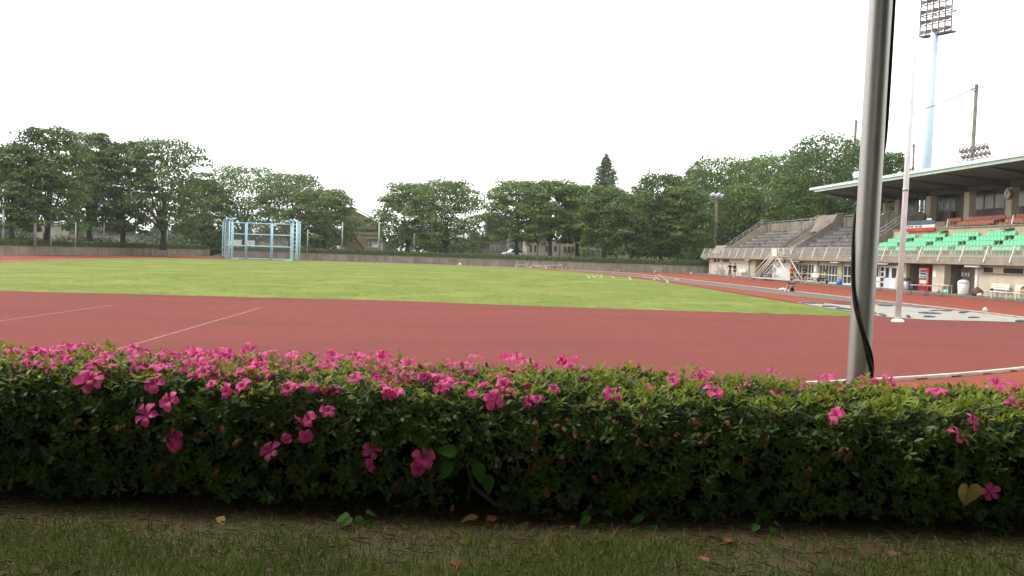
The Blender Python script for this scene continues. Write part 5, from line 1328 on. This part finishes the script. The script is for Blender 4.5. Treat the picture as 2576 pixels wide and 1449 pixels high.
# hurdles on the lanes
def hurdle(lab, x, y, rot=0, first=[None]):
    if first[0] is not None: return dup(first[0], (x,y,.0), lab, rot)
    t = thing('hurdle', lab, 'hurdle', (x,y,0), 'hurdles standing on the lanes')
    def add(name, fn, mk_): b = MB(); fn(b); return objm(name, b.mesh(name, M[mk_]), t)
    bar = add('top_bar', lambda b: b.box(-.59,-.015,.70,.59,.015,.775), 'white')
    add('bar_mark', lambda b: (b.box(.19,-.02,.715,.27,.02,.76)), 'cable').parent = bar
    for s_ in (-1, 1):
        add('upright', lambda b: b.box(s_*.54-.018,-.014,.03,s_*.54+.018,.014,.70), 'iron')
        add('foot', lambda b: b.box(s_*.54-.02,-.02,.006,s_*.54+.02,.62,.045), 'iron')
    first[0] = t; t.rotation_euler = (0,0,rot); return t
def xat(px, y, z=.74):
    return HY(px, 690, y).x
r5 = lambda x: (2740+x/4.83)*2576/3264
hurdle('hurdle in front of the white doors, farthest left of three', xat(r5(245), 76.5), 76.5); hurdle('hurdle with a white bar in front of the vending machine', xat(r5(915), 67.2), 67.2); hurdle('hurdle with a white bar in front of the cream pillar', xat(r5(1180), 66.2), 66.2)

# mobile timing stair
def timing_stair():
    t = thing('timing_stand', 'white tubular timing stand with tiered steps and a caged platform on wheels', 'timing stand', (36.3, 102.5, 0))
    X0, X1 = 35.75, 37.0; A0 = 107.3; P0 = 101.6; P1 = 99.6; ZP = 2.62
    def add(name, fn, mk_='whitemetal'): b = MB(); fn(b); return b.build(name, M[mk_], t)
    for X in (X0, X1):
        add('stringer', lambda b: (b.tube([(X,A0,.28),(X,P0,ZP)], .06, 7), b.tube([(X,A0+.1,.75),(X,P0,ZP+.45)], .05, 7), b.tube([(X,A0,.28),(X,A0+.1,.75)], .035, 7)))
        add('stringer', lambda b: (b.tube([(X,A0-.75,.28),(X,P0-.6,ZP-.05)], .06, 7), b.tube([(X,A0-1.5,.28),(X,P0-1.1,ZP-.05)], .055, 7)))
        add('brace', lambda b: (b.tube([(X,P1+.3,ZP),(X,95.2+.6,.3)], .04, 7), b.tube([(X,P0-.8,1.7),(X,96.7,.3)], .035, 7), b.tube([(X,P0-.9,1.75),(X,P1+.1,1.7)], .03, 6)))
        add('base_beam', lambda b: b.beam((X,A0+.1,.27),(X,95.6,.27), .08,.09))
    for k in range(9):
        f_ = (k+.7)/9.2; y = A0-.3+(P0-.2-A0)*f_; z = .32+(ZP-.3)*f_
        add('tread', lambda b: b.box(X0,y-.14,z,X1,y+.14,z+.045))
    add('platform', lambda b: b.box(X0-.05,P1,ZP,X1+.05,P0+.05,ZP+.06))
    add('platform_rail', lambda b: [b.tube([(X,y,ZP),(X,y,ZP+.86)], .038, 6) for X in (X0,X1) for y in (P1,P0)]+[b.tube([(X,P1,ZP+zz),(X,P0,ZP+zz)], .03, 6) for X in (X0,X1) for zz in (.43,.86)]+[b.tube([(X0,P1,ZP+zz),(X1,P1,ZP+zz)], .03, 6) for zz in (.43,.86)])
    add('platform_panel', lambda b: b.box(X0-.012,P1+.5,ZP+.07,X0+.012,P0-.05,ZP+.82), 'white')
    add('cross_tube', lambda b: [b.tube([(X0,y,.27),(X1,y,.27)], .035, 6) for y in (A0,104.3,101,98.2,95.7)]+[b.tube([(X0,102.9,.85),(X0,97.0,.95)], .03, 6)])
    for X in (X0, X1):
        for y in (A0-.3, 103.2, 96.2):
            add('wheel', lambda b: b.tube([(X-.04,y,.125),(X+.04,y,.125)], .125, 12), 'cable')
timing_stair()

# ------------------------------------------------------------------ people
def skin_obj(name, joints, bones, mk, parent, sub=1):
    names = list(joints); idx = {n_: i for i, n_ in enumerate(names)}
    me = bpy.data.meshes.new(name); me.from_pydata([joints[n_][0] for n_ in names], [(idx[a], idx[c]) for a, c in bones], [])
    me.materials.append(M[mk]); o = objm(name, me, parent)
    md = o.modifiers.new('Skin', 'SKIN'); md.use_smooth_shade = True
    if not me.skin_vertices: 
        try: me.skin_vertices.new(name='skin')
        except Exception: pass
    sv = me.skin_vertices[0].data
    for n_ in names:
        r_ = joints[n_][1]; sv[idx[n_]].radius = (r_ if isinstance(r_, tuple) else (r_, r_)); sv[idx[n_]].use_root = False
    sv[0].use_root = True
    s_ = o.modifiers.new('Sub', 'SUBSURF'); s_.levels = sub; s_.render_levels = sub
    return o
def person(label, loc, rot, J, shirt, lower, sleeves='short', legs='short', shoes='shoe'):
    """J: joint positions, local, facing +Y"""
    t = thing('person', label, 'person', loc); t.rotation_euler = (0,0,rot)
    V = {k: Vector(v) for k, v in J.items()}
    jt = {}; bn_ = []
    def a(n_, p, r_, par=None):
        jt[n_] = (tuple(p), r_)
        if par: bn_.append((par, n_))
    a('pelvis', V['pelvis'], (.135,.10)); a('waist', V['pelvis'].lerp(V['chest'], .45), (.115,.09), 'pelvis'); a('chest', V['chest'], (.145,.10), 'waist')
    nb = V['chest'].lerp(V['head'], .42); a('neckbase', nb, .062, 'chest'); a('neck', V['chest'].lerp(V['head'], .62), .052, 'neckbase')
    hd = (V['head']-V['chest']).normalized(); a('jaw', V['head']-hd*.05, (.066,.075), 'neck'); a('skull', V['head']+hd*.04, (.076,.09), 'jaw'); a('crown', V['head']+hd*.10, (.05,.06), 'skull')
    fw = Vector((0,1,0)); a('nose', V['head']+fw*.105-hd*.01, .012, 'jaw')
    for s_, k in ((-1,'l'), (1,'r')):
        a('ear'+k, V['head']+Vector((s_*.085,-.005,.0)), .012, 'skull')
        sh = V['sh'+k]; a('sh'+k, sh, .055, 'chest'); a('el'+k, V['el'+k], .040, 'sh'+k); a('wr'+k, V['wr'+k], .027, 'el'+k)
        d = (V['wr'+k]-V['el'+k]).normalized(); palm = V['wr'+k]+d*.055; a('palm'+k, palm, (.034,.018), 'wr'+k)
        lat = d.cross(Vector((1,0,0))); lat = lat.normalized() if lat.length > .1 else Vector((0,1,0))
        for q in range(4):
            f0 = palm+d*.035+lat*(q-1.5)*.018; ln = (.058,.072,.066,.05)[q]; a('f%d%s' % (q,k), f0, .0085, 'palm'+k); a('g%d%s' % (q,k), f0+d*ln*.9+Vector((-s_*.02,.01,0)), .007, 'f%d%s' % (q,k))
        a('th'+k, palm+lat*.05-d*.01, .009, 'palm'+k); a('tt'+k, palm+lat*.062+d*.03, .008, 'th'+k)
        a('hip'+k, V['hip'+k], .085, 'pelvis'); a('kn'+k, V['kn'+k], .056, 'hip'+k); cf = V['kn'+k].lerp(V['an'+k], .35); a('cf'+k, cf, .056, 'kn'+k); a('an'+k, V['an'+k], .036, 'cf'+k)
        a('toe'+k, V['toe'+k], .032, 'an'+k)
    skin_obj('body', jt, bn_, 'skin', t)
    # shirt
    sj = {}; sb = []
    def c(n_, p, r_, par=None):
        sj[n_] = (tuple(p), r_)
        if par: sb.append((par, n_))
    c('waist', V['pelvis'].lerp(V['chest'], .08), (.155,.118)); c('mid', V['pelvis'].lerp(V['chest'], .5), (.142,.112), 'waist'); c('chest', V['chest'], (.168,.122), 'mid'); c('neckbase', V['chest'].lerp(V['head'], .40), .072, 'chest')
    for k in 'lr':
        c('sh'+k, V['sh'+k], .074, 'chest'); c('sl'+k, V['sh'+k].lerp(V['el'+k], .75 if sleeves == 'short' else 1.0), .060, 'sh'+k)
    skin_obj('shirt', sj, sb, shirt, t)
    lj = {}; lb = []
    def e(n_, p, r_, par=None):
        lj[n_] = (tuple(p), r_)
        if par: lb.append((par, n_))
    e('waist', V['pelvis'].lerp(V['chest'], .12), (.148,.112)); e('pelvis', V['pelvis'], (.155,.122), 'waist')
    for k in 'lr':
        e('hip'+k, V['hip'+k], .106, 'pelvis')
        if legs == 'short': e('th'+k, V['hip'+k].lerp(V['kn'+k], .62), .092, 'hip'+k)
        else: e('kn'+k, V['kn'+k], .072, 'hip'+k); e('an'+k, V['kn'+k].lerp(V['an'+k], .92), .052, 'kn'+k)
    skin_obj('shorts' if legs == 'short' else 'trousers', lj, lb, lower, t)
    b = MB(); h = V['head']; b.ball((h.x, h.y-.022, h.z+.055), .098, .108, .098, 12, 8)
    b.v = [v for v in b.v]; objm('hair', b.mesh('hair', M['hair']), t)
    for s_, k in ((-1,'l'), (1,'r')):
        b = MB(); b.ball((h.x+s_*.032, h.y+.080, h.z+.012), .012, .010, .009, 8, 5); objm('eye', b.mesh('eye', M['hair']), t)
        an, to = V['an'+k], V['toe'+k]; b = MB(); b.tube([an-Vector((0,.05,.02)), an+Vector((0,.02,-.025)), an.lerp(to,.6)+Vector((0,0,-.005)), to+Vector((0,.035,-.005))], [.040,.052,.046,.030], 10); objm('shoe', b.mesh('shoe', M[shoes]), t)
    return t
def stand_pose(**kw):
    J = dict(pelvis=(0,0,.95), chest=(0,.0,1.34), head=(0,.02,1.62), shl=(-.18,0,1.40), shr=(.18,0,1.40), ell=(-.25,-.03,1.10), elr=(.25,-.03,1.10), wrl=(-.25,.04,.86), wrr=(.25,.04,.86),
             hipl=(-.10,0,.90), hipr=(.10,0,.90), knl=(-.11,.02,.49), knr=(.11,.02,.49), anl=(-.12,-.02,.09), anr=(.12,-.02,.09), toel=(-.14,.14,.04), toer=(.14,.14,.04)); J.update(kw); return J
person('person in a black shirt and black trousers standing with hands on hips', (36.75,119.2,.0), R(165), stand_pose(ell=(-.36,-.08,1.16), elr=(.36,-.08,1.16), wrl=(-.19,.02,.98), wrr=(.19,.02,.98), anl=(-.17,-.02,.09), toel=(-.2,.14,.04)), 'clothblack', 'clothblack', legs='long')
person('person in a dark navy shirt and shorts standing beside the one in black', (36.8,117.5,.0), R(200), stand_pose(), 'clothnavy', 'clothnavy')
person('person in a red shirt and dark shorts walking beside the stand', (36.2,96.7,.0), R(175), stand_pose(ell=(-.27,-.10,1.12), elr=(.27,.06,1.12), wrl=(-.24,.04,.92), wrr=(.24,.24,1.0), knl=(-.10,.12,.50), anl=(-.10,.03,.10), knr=(.10,-.04,.49), anr=(.10,-.24,.14), toer=(.11,-.10,.05), toel=(-.11,.2,.05)), 'clothred', 'clothblack')
person('person in a navy shirt and shorts running with bent arms beside the glazed doors', (36.5,94.2,.0), R(185), stand_pose(chest=(0,.06,1.33), head=(0,.12,1.60), shl=(-.18,.06,1.39), shr=(.18,.06,1.39), ell=(-.27,-.16,1.16), elr=(.27,.10,1.14), wrl=(-.22,.08,1.08), wrr=(.18,.34,1.18), knl=(-.10,.26,.56), anl=(-.10,.10,.18), toel=(-.10,.26,.11), knr=(.10,-.08,.50), anr=(.11,-.34,.22), toer=(.11,-.24,.10)), 'clothnavy', 'clothnavy')
person('person in a yellow shirt and black trousers sitting on the blue bench with crossed legs', (37.15,91.0,.13), R(60), dict(pelvis=(0,-.12,.50), chest=(0,-.16,.90), head=(0,-.10,1.18), shl=(-.18,-.15,.96), shr=(.18,-.15,.96), ell=(-.25,-.12,.68), elr=(.25,-.12,.68), wrl=(-.12,.12,.60), wrr=(.12,.12,.62), hipl=(-.10,-.08,.48), hipr=(.10,-.08,.48), knl=(-.09,.34,.50), knr=(.09,.36,.54), anl=(-.08,.42,.09), anr=(-.02,.66,.34), toel=(-.08,.57,.03), toer=(-.03,.80,.36)), 'clothyel', 'clothblack', legs='long', shoes='shoe')
person('person in dark clothes sitting on the ground by the white kerb with raised knees', (25.17,67.3,.0), R(130), dict(pelvis=(0,-.15,.13), chest=(0,-.10,.50), head=(0,.02,.78), shl=(-.18,-.08,.56), shr=(.18,-.08,.56), ell=(-.24,.14,.42), elr=(.24,.14,.42), wrl=(-.08,.36,.44), wrr=(.08,.36,.44), hipl=(-.10,-.10,.12), hipr=(.10,-.10,.12), knl=(-.13,.24,.48), knr=(.13,.24,.48), anl=(-.12,.48,.09), anr=(.12,.48,.09), toel=(-.13,.63,.04), toer=(.13,.63,.04)), 'clothnavy', 'clothblack')

# ------------------------------------------------------------------ tarpaulin, sandbags
def tarp():
    pts = [(18.6,48.9),(19.6,48.3),(20.6,47.0),(22.6,49.0),(24.75,45.9),(24.85,41),(24.6,36.2),(21.7,36.4),(19.04,36.3),(17.9,37.5),(18.1,40.5),(18.25,44.2)]
    root = thing('tarpaulin', 'pale grey tarpaulin spread over the sand pit, weighed down with dark bags', 'tarpaulin', (21.5,42,.016))
    b = MB(); bm_c = Vector((21.5,42,0)); rings = 9; n_ = 72; P_ = fine(pts+[pts[0]], .6)[:-1]; n_ = len(P_); vs = [(bm_c.x, bm_c.y, .05)]; fs = []
    for r_ in range(1, rings+1):
        for i, p in enumerate(P_):
            t_ = r_/rings; q = bm_c.lerp(Vector((p[0],p[1],0)), t_); z = .016+max(0, .055*mnoise.noise((q.x*1.1, q.y*.8, 2))+.035*mnoise.noise((q.x*3, q.y*2.2, 5))+.03)
            if r_ == rings: z = .017
            vs.append((q.x, q.y, z))
    for i in range(n_): fs.append((0, 1+i, 1+(i+1) % n_))
    for r_ in range(rings-1):
        for i in range(n_):
            a_ = 1+r_*n_+i; c_ = 1+r_*n_+(i+1) % n_; fs.append((a_, a_+n_, c_+n_, c_))
    b.smooth = True; b.add(vs, fs); b.build('sheet', M['tarp'], root)
tarp()
SB = [((18.5,47.9),(19.3,47.2),'dark bag at the far left corner of the tarpaulin'),((18.35,44.9),(18.75,43.9),'dark bag on the left edge of the tarpaulin, left of the steel pole'),((18.3,43.2),(18.5,42.2),'dark blue bag on the tarpaulin edge touching the steel pole in view'),
 ((18.7,40.9),(18.3,39.2),'long dark bag on the near left tarpaulin edge right of the steel pole'),((18.3,38.9),(18.0,37.7),'dark bag ending at the near left corner of the tarpaulin'),((22.2,47.4),(22.7,46.9),'blue bag at the back edge of the tarpaulin left of the flagpole'),
 ((23.3,46.1),(23.8,45.5),'small dark bag at the back edge right of the flagpole'),((22.4,42.6),(23.9,43.5),'longest dark bag on the tarpaulin right of the flagpole'),((21.0,40.9),(21.65,40.3),'blue grey bag in the middle of the tarpaulin'),
 ((23.4,41.9),(24.1,42.4),'dark bag towards the right of the tarpaulin'),((21.4,37.6),(22.0,37.95),'plump dark bag at the near edge towards the right'),((19.6,37.75),(19.9,37.5),'small blue bag at the near edge of the tarpaulin'),((18.95,37.8),(18.7,37.1),'small brown bag right of the flagpole base'),((22.5,36.2),(23.0,36.35),'dark bag at the near right end of the tarpaulin')]
for i, (a_, c_, lab) in enumerate(SB):
    a_ = Vector((*a_,.07)); c_ = Vector((*c_,.07)); b = MB(); m1 = a_.lerp(c_,.3); m2 = a_.lerp(c_,.7); b.tube([a_, m1+Vector((0,0,.015)), m2+Vector((0,0,.012)), c_], [.045,.062,.060,.045], 10)
    b.v = [(v[0], v[1], .055+(v[2]-.055)*.75) for v in b.v]; t = thing('sandbag', lab, 'sandbag', (a_+c_)/2, 'sandbags on the tarpaulin'); b.build('sack', M['navy' if i not in (12,) else 'bagbrown'], t)
    b = MB(); d_ = (c_-a_).normalized(); b.tube([c_-d_*.02, c_+d_*.03, c_+d_*.05+Vector((0,0,.01))], [.03,.018,.025], 8); b.build('tied_neck', M['navy'], t)

# stakes and ropes at the far end of the runway; leaning barrier parts by the wall
rz = lambda x, y: ((1640+x/4.293)*2576/3264, (830+y/4.293)*2576/3264)
STK = [((1005,225),(1025,240),'short pale stake at the left end of the rope on the lawn'),((1065,195),(1100,228),'pale stake leaning on the lawn, second from the left'),((1180,212),(1195,230),'small pale stake right of the leaning one'),((1345,215),(1358,238),'thin pale stake in the middle of the row on the lawn'),((1570,228),(1590,258),'pale stake at the red strip left of the middle'),((1908,238),(1920,270),'pale stake standing at the red strip'),((1940,235),(1968,258),'pale stake lying beside the standing one'),((2195,245),(2245,270),'long pale stake lying on the grey runway'),((2078,268),(2098,305),'pale stake at the near end of the rope, on the red strip'),((1970,180),(2005,208),'pale stake leaning over the white kerb line')]
for i, (a_, c_, lab) in enumerate(STK):
    q = G(*rz(c_[0], c_[1]), .02); wv = q.y; p_ = HY(*rz(a_[0], a_[1]), wv); p_.z = max(p_.z, .25); q.z = .02
    t = thing('stake', lab, 'stake', q, 'fallen white stakes on the field'); b = MB(); b.beam(q, p_+Vector((.05*(i % 3-1),.25,-.12*(i % 2))), .075,.075); b.build('stake_shaft', M['kerb'], t)
    b = MB(); b.obox(q+Vector((0,0,.005)), (.09,0,0), (0,.09,0), (0,0,.02)); b.build('stake_foot', M['whitemetal'], t)
def rope(lab, pts, r_=.022):
    w_ = [G(*rz(x, y), .05) for x, y in pts]; t = thing('rope', lab, 'rope', w_[0], 'slack ropes between the stakes'); b = MB(); b.tube([p_+Vector((0,0,.06*(i % 2))) for i, p_ in enumerate(w_)], r_, 5); b.build('cord', M['kerb'], t)
rope('pale slack rope at the near end of the fallen stakes', [(1975,190),(2030,235),(2090,285),(2140,293),(2200,285),(2240,268)], .02)
rope('pale rope lying across the runway in the middle of the fallen stakes', [(1740,215),(1780,232),(1850,242),(1905,250)], .02)
rope('pale rope between the first stakes on the lawn', [(1100,212),(1140,214),(1185,216)], .02)
def foot(px, d):
    best = min(SR, key=lambda s_: abs(ray(px, 660).x/ray(px, 660).y-s_[0]/s_[1])); j = SR.index(best); o_ = offs(SR, -d)[j]; return Vector((o_[0], o_[1], 0))
def trestle(lab, px, py, ln, lean, flip):
    q = foot(px, 2.2); t = thing('broken_barrier', lab, 'barrier', q, 'white barriers lying by the far wall')
    b = MB(); d_ = Vector((ln, .5*flip, 0)); b.beam(q+Vector((0,0,.5)), q+d_+Vector((0,0,.35+lean)), .06,.08); b.build('bar', M['kerb'], t)
    for f_, s_ in ((.12,1),(.88,-1)):
        for e_ in (-.35,.4):
            p_ = q+d_*f_; b = MB(); b.beam(p_+Vector((0,0,.52+(lean*f_))), p_+Vector((e_*1.1*s_, .5*e_, .02)), .07,.07); b.build('leg', M['kerb'], t)
for i, (zx, zy, ln, le, fl) in enumerate(((180,88,1.6,.2,1),(258,90,1.3,-.1,-1),(300,92,2.6,-.2,1),(400,98,2.2,.1,-1),(520,100,2.4,.3,1))):
    trestle(('leftmost white barrier with splayed legs by the far wall','white barrier second from the left by the far wall','long white barrier lying in the middle of the pile by the far wall','white barrier right of the middle of the pile by the far wall','rightmost tilted white barrier by the far wall')[i], *rz(zx, zy), ln, le, fl)
for i, (zx, zy, lab) in enumerate(((740,100,'pale weight block at the wall foot, left of a row of three'),(785,102,'pale weight block at the wall foot, middle of a row of three'),(830,104,'pale weight block at the wall foot, right of a row of three'),(1385,124,'small pale block at the wall foot, centre'),(1420,126,'pale block beside the small one at the wall foot'),(1880,142,'pale block at the wall foot towards the stand'),(1915,143,'larger pale block at the wall foot towards the stand'),(2465,160,'single pale block at the wall foot nearest the stand'))):
    q = foot(rz(zx, zy)[0], .5); t = thing('weight_block', lab, 'block', q, 'pale blocks along the wall foot'); b = MB(); s_ = .15+.03*(i % 3); b.prism([(-s_,0),(s_,0),(s_*.8,s_*1.2),(-s_*.7,s_*1.5)], -.2, .2, 'y'); objm('block_body', b.mesh('block_body', M['pinkwall']), t)
    b = MB(); b.tube([(-.06,0,s_*1.2),(-.03,0,s_*1.7),(.05,0,s_*1.65),(.06,0,s_*1.15)], .018, 5); objm('handle', b.mesh('handle', M['galv']), t)
for (px, py, lab) in ((1175,664,'white bag lying at the foot of the far wall'),):
    q = foot(px, .9); bag(lab, q.x, q.y, 0, .3, 'bagwhite')

# ------------------------------------------------------------------ tower, utility poles, roof lamps, wires
def tower():
    Y = 112; p0 = HY(2331, 418, Y); p1 = HY(2352, 84, Y); ax = Vector((p1.x-.8, Y, 0)); root = thing('floodlight_tower', 'pale blue floodlight tower with a tall rack of lamps behind the stand', 'floodlight tower', (p0.x, Y, 0))
    b = MB(); b.tube([(p0.x,Y,0),(p0.x,Y,p0.z),(p1.x-.05,Y,p1.z+.3)], [.62,.56,.42], 20); b.build('tower_shaft', M['towerblue'], root)
    a = Vector((HY(2314, 84, Y+1.6).x, Y+1.6, HY(2314, 84, Y).z)); c = Vector((HY(2392, 84, Y-2.2).x, Y-2.2, a.z)); hor = (c-a); hd = hor.normalized(); nrm = Vector((hd.y, -hd.x, 0))*-1; up = Vector((0,0,1))
    rows = 6; cols = 5; dz = 1.18
    b = MB()
    for r_ in range(rows):
        b.beam(a+up*dz*r_, c+up*dz*r_, .11, .11)
        if r_ % 2 == 0: b.beam(a+up*dz*r_+nrm*.9, c+up*dz*r_+nrm*.9, .09, .09)
    for k in range(cols+1): b.beam(a+hor*k/cols, a+hor*k/cols+up*dz*(rows-1), .12, .12)
    for k in (0, 2, 5):
        for r_ in (0, 2, 4): b.beam(a+hor*k/cols+up*dz*r_, a+hor*k/cols+nrm*.9+up*dz*r_, .09, .09)
    b.build('lamp_rack', M['lampbrown'], root)
    m0 = (a+c)/2
    b = MB(); b.obox(m0+nrm*.45-up*.06, hor*.5, nrm*.55, up*.04); b.build('service_platform', M['lampbrown'], root)
    for r_ in range(rows):
        for k in range(cols):
            cc = a+hor*(k+.5)/cols+up*(dz*r_+.42); f = -nrm
            b = MB(); b.tube([cc-f*.42+up*.14, cc-f*.12+up*.05, cc+f*.26-up*.10], [.10,.22,.27], 10)
            b.build('floodlight', M['lampbrown' if (r_+k) % 3 else 'galv'], root)
tower()
def utility(lab, px, pyb, pyt, Y, r_, arms):
    p = HY(px[0], pyb, Y); t = HY(px[1], pyt, Y); root = thing('utility_pole', lab, 'utility pole', (p.x, Y, 0), 'utility poles behind the stand')
    d_ = (t-p); base = p-d_*(p.z/d_.z)
    b = MB(); b.tube([base, t], [r_*1.3, r_], 12); b.build('pole_shaft', M['polecon'], root)
    b = MB()
    for dz, ln, sk in arms: b.beam(t+Vector((-ln,0,-dz-sk)), t+Vector((ln,.4,-dz+sk)), .08, .08)
    b.build('crossarm', M['galv'], root)
    b = MB()
    for dz, ln, sk in arms:
        for s_ in (-.85,.85): b.tube([t+Vector((ln*s_,.2,-dz)), t+Vector((ln*s_,.2,-dz+.28))], .05, 6)
    b.build('insulator', M['white'], root); return t
u1 = utility('tall concrete utility pole standing behind the roof on the right', (2446,2457), 400, 212, 92, .17, ((.35,.55,.12),(.6,.35,.0)))
u2 = utility('utility pole top rising above the big dark tree left of the steel pole', (2151,2154), 350, 302, 150, .2, ((.3,.6,.0),(1.0,.45,.1)))
u3 = utility('short distant utility pole between the flagpole and the tower', (2297,2299), 425, 362, 160, .17, ((.4,.7,.1),))
u4 = HY(2640, 168, 70)
def wire(lab, p, q, sag, r_=.02):
    pts = [p.lerp(q, k/14)-Vector((0,0,sag*4*(k/14)*(1-k/14))) for k in range(15)]; t = thing('overhead_wire', lab, 'wire', p, 'overhead wires'); b = MB(); b.tube(pts, r_, 5); b.build('strand', M['cable'], t)
wire('upper overhead wire from the left pole to the tall right pole', u2-Vector((0,0,.3)), u1-Vector((0,0,.3)), .9, .05); wire('overhead wire running off the right edge from the tall pole', u1-Vector((0,0,.2)), u4, .3, .035)
wire('lower overhead wire from the left pole to the short distant pole', u2-Vector((0,0,3.2)), u3-Vector((0,0,.4)), .5, .06); wire('lower overhead wire from the short pole behind the roof lamps', u3-Vector((0,0,.4)), HY(2460, 382, 120), .5, .045)
# banks of lamps on the roof
def roof_bank(lab, px0, px1, pyb, Y, X, n, rows=1, back=False):
    z0 = 9.9; root = thing('roof_floodlights', lab, 'floodlights', (X, Y, z0), 'floodlight banks on the stand roof')
    d_ = Vector((-1,-.25,-.2)).normalized(); ln = n*.62; zt = .95
    b = MB()
    for dy in (-ln/2, ln/2):
        for dx in (-.3,.3): b.beam((X+dx,Y+dy,z0-.1),(X+dx,Y+dy,z0+zt), .07,.07)
    for zz in (.25, zt): 
        for dx in (-.3,.3): b.beam((X+dx,Y-ln/2,z0+zz),(X+dx,Y+ln/2,z0+zz), .06,.06)
    k_ = int(n/1.3)+1
    for k in range(k_): 
        ya, yb = Y-ln/2+ln*k/k_, Y-ln/2+ln*(k+1)/k_; b.beam((X-.3,ya,z0+.25),(X-.3,yb,z0+zt), .05,.05); b.beam((X-.3,yb,z0+.25),(X-.3,ya,z0+zt), .05,.05)
    b.build('truss', M['galv'], root)
    for r_ in range(rows):
        for k in range(n):
            c = Vector((X-.1, Y-ln/2+(k+.5)*.62+.31*r_, z0+zt+.28+.50*r_)); bb = MB()
            if not back: bb.tube([c-d_*.40, c-d_*.1, c+d_*.30, c+d_*.36], [.14,.26,.33,.31], 12); bb.build('floodlight', M['lampglass'], root)
            else:
                bb.tube([c+Vector((0,.27*math.cos(q),.27*math.sin(q))) for q in [math.pi*(i/8) for i in range(9)]], .045, 5)
                bb.tube([c+Vector((.25,0,-.12)), c+Vector((-.05,0,0))], [.09,.15], 8); bb.build('floodlight', M['lampbrown'], root)
roof_bank('white floodlights on a truss at the far end of the stand roof', 2110, 2165, 460, 95.0, 42.6, 6)
roof_bank('arched brown floodlight backs on the stand roof left of the tall utility pole', 2362, 2425, 408, 76.0, 43.2, 7, 2, True)
roof_bank('floodlight bank on the stand roof at the right edge of the view', 2545, 2600, 378, 59.0, 43.2, 6, 1, True)
# ------------------------------------------------------------------ haze
hz = MB(); hz.box(-2600,-900,-1.0,2600,3600,42)
hm = bpy.data.materials.new('haze_air'); hm.use_nodes = True; ht = hm.node_tree; ht.nodes.clear()
ho_ = ht.nodes.new('ShaderNodeOutputMaterial'); pv = ht.nodes.new('ShaderNodeVolumePrincipled'); pv.inputs['Color'].default_value = (.93,.95,.90,1); pv.inputs['Density'].default_value = .00018; pv.inputs['Anisotropy'].default_value = .2
ht.links.new(pv.outputs[0], ho_.inputs['Volume'])
o = hz.build('haze', hm); tag(o, 'thin pale haze hanging over the stadium', 'haze', None, 'stuff')
print('OBJECTS', len(bpy.data.objects))
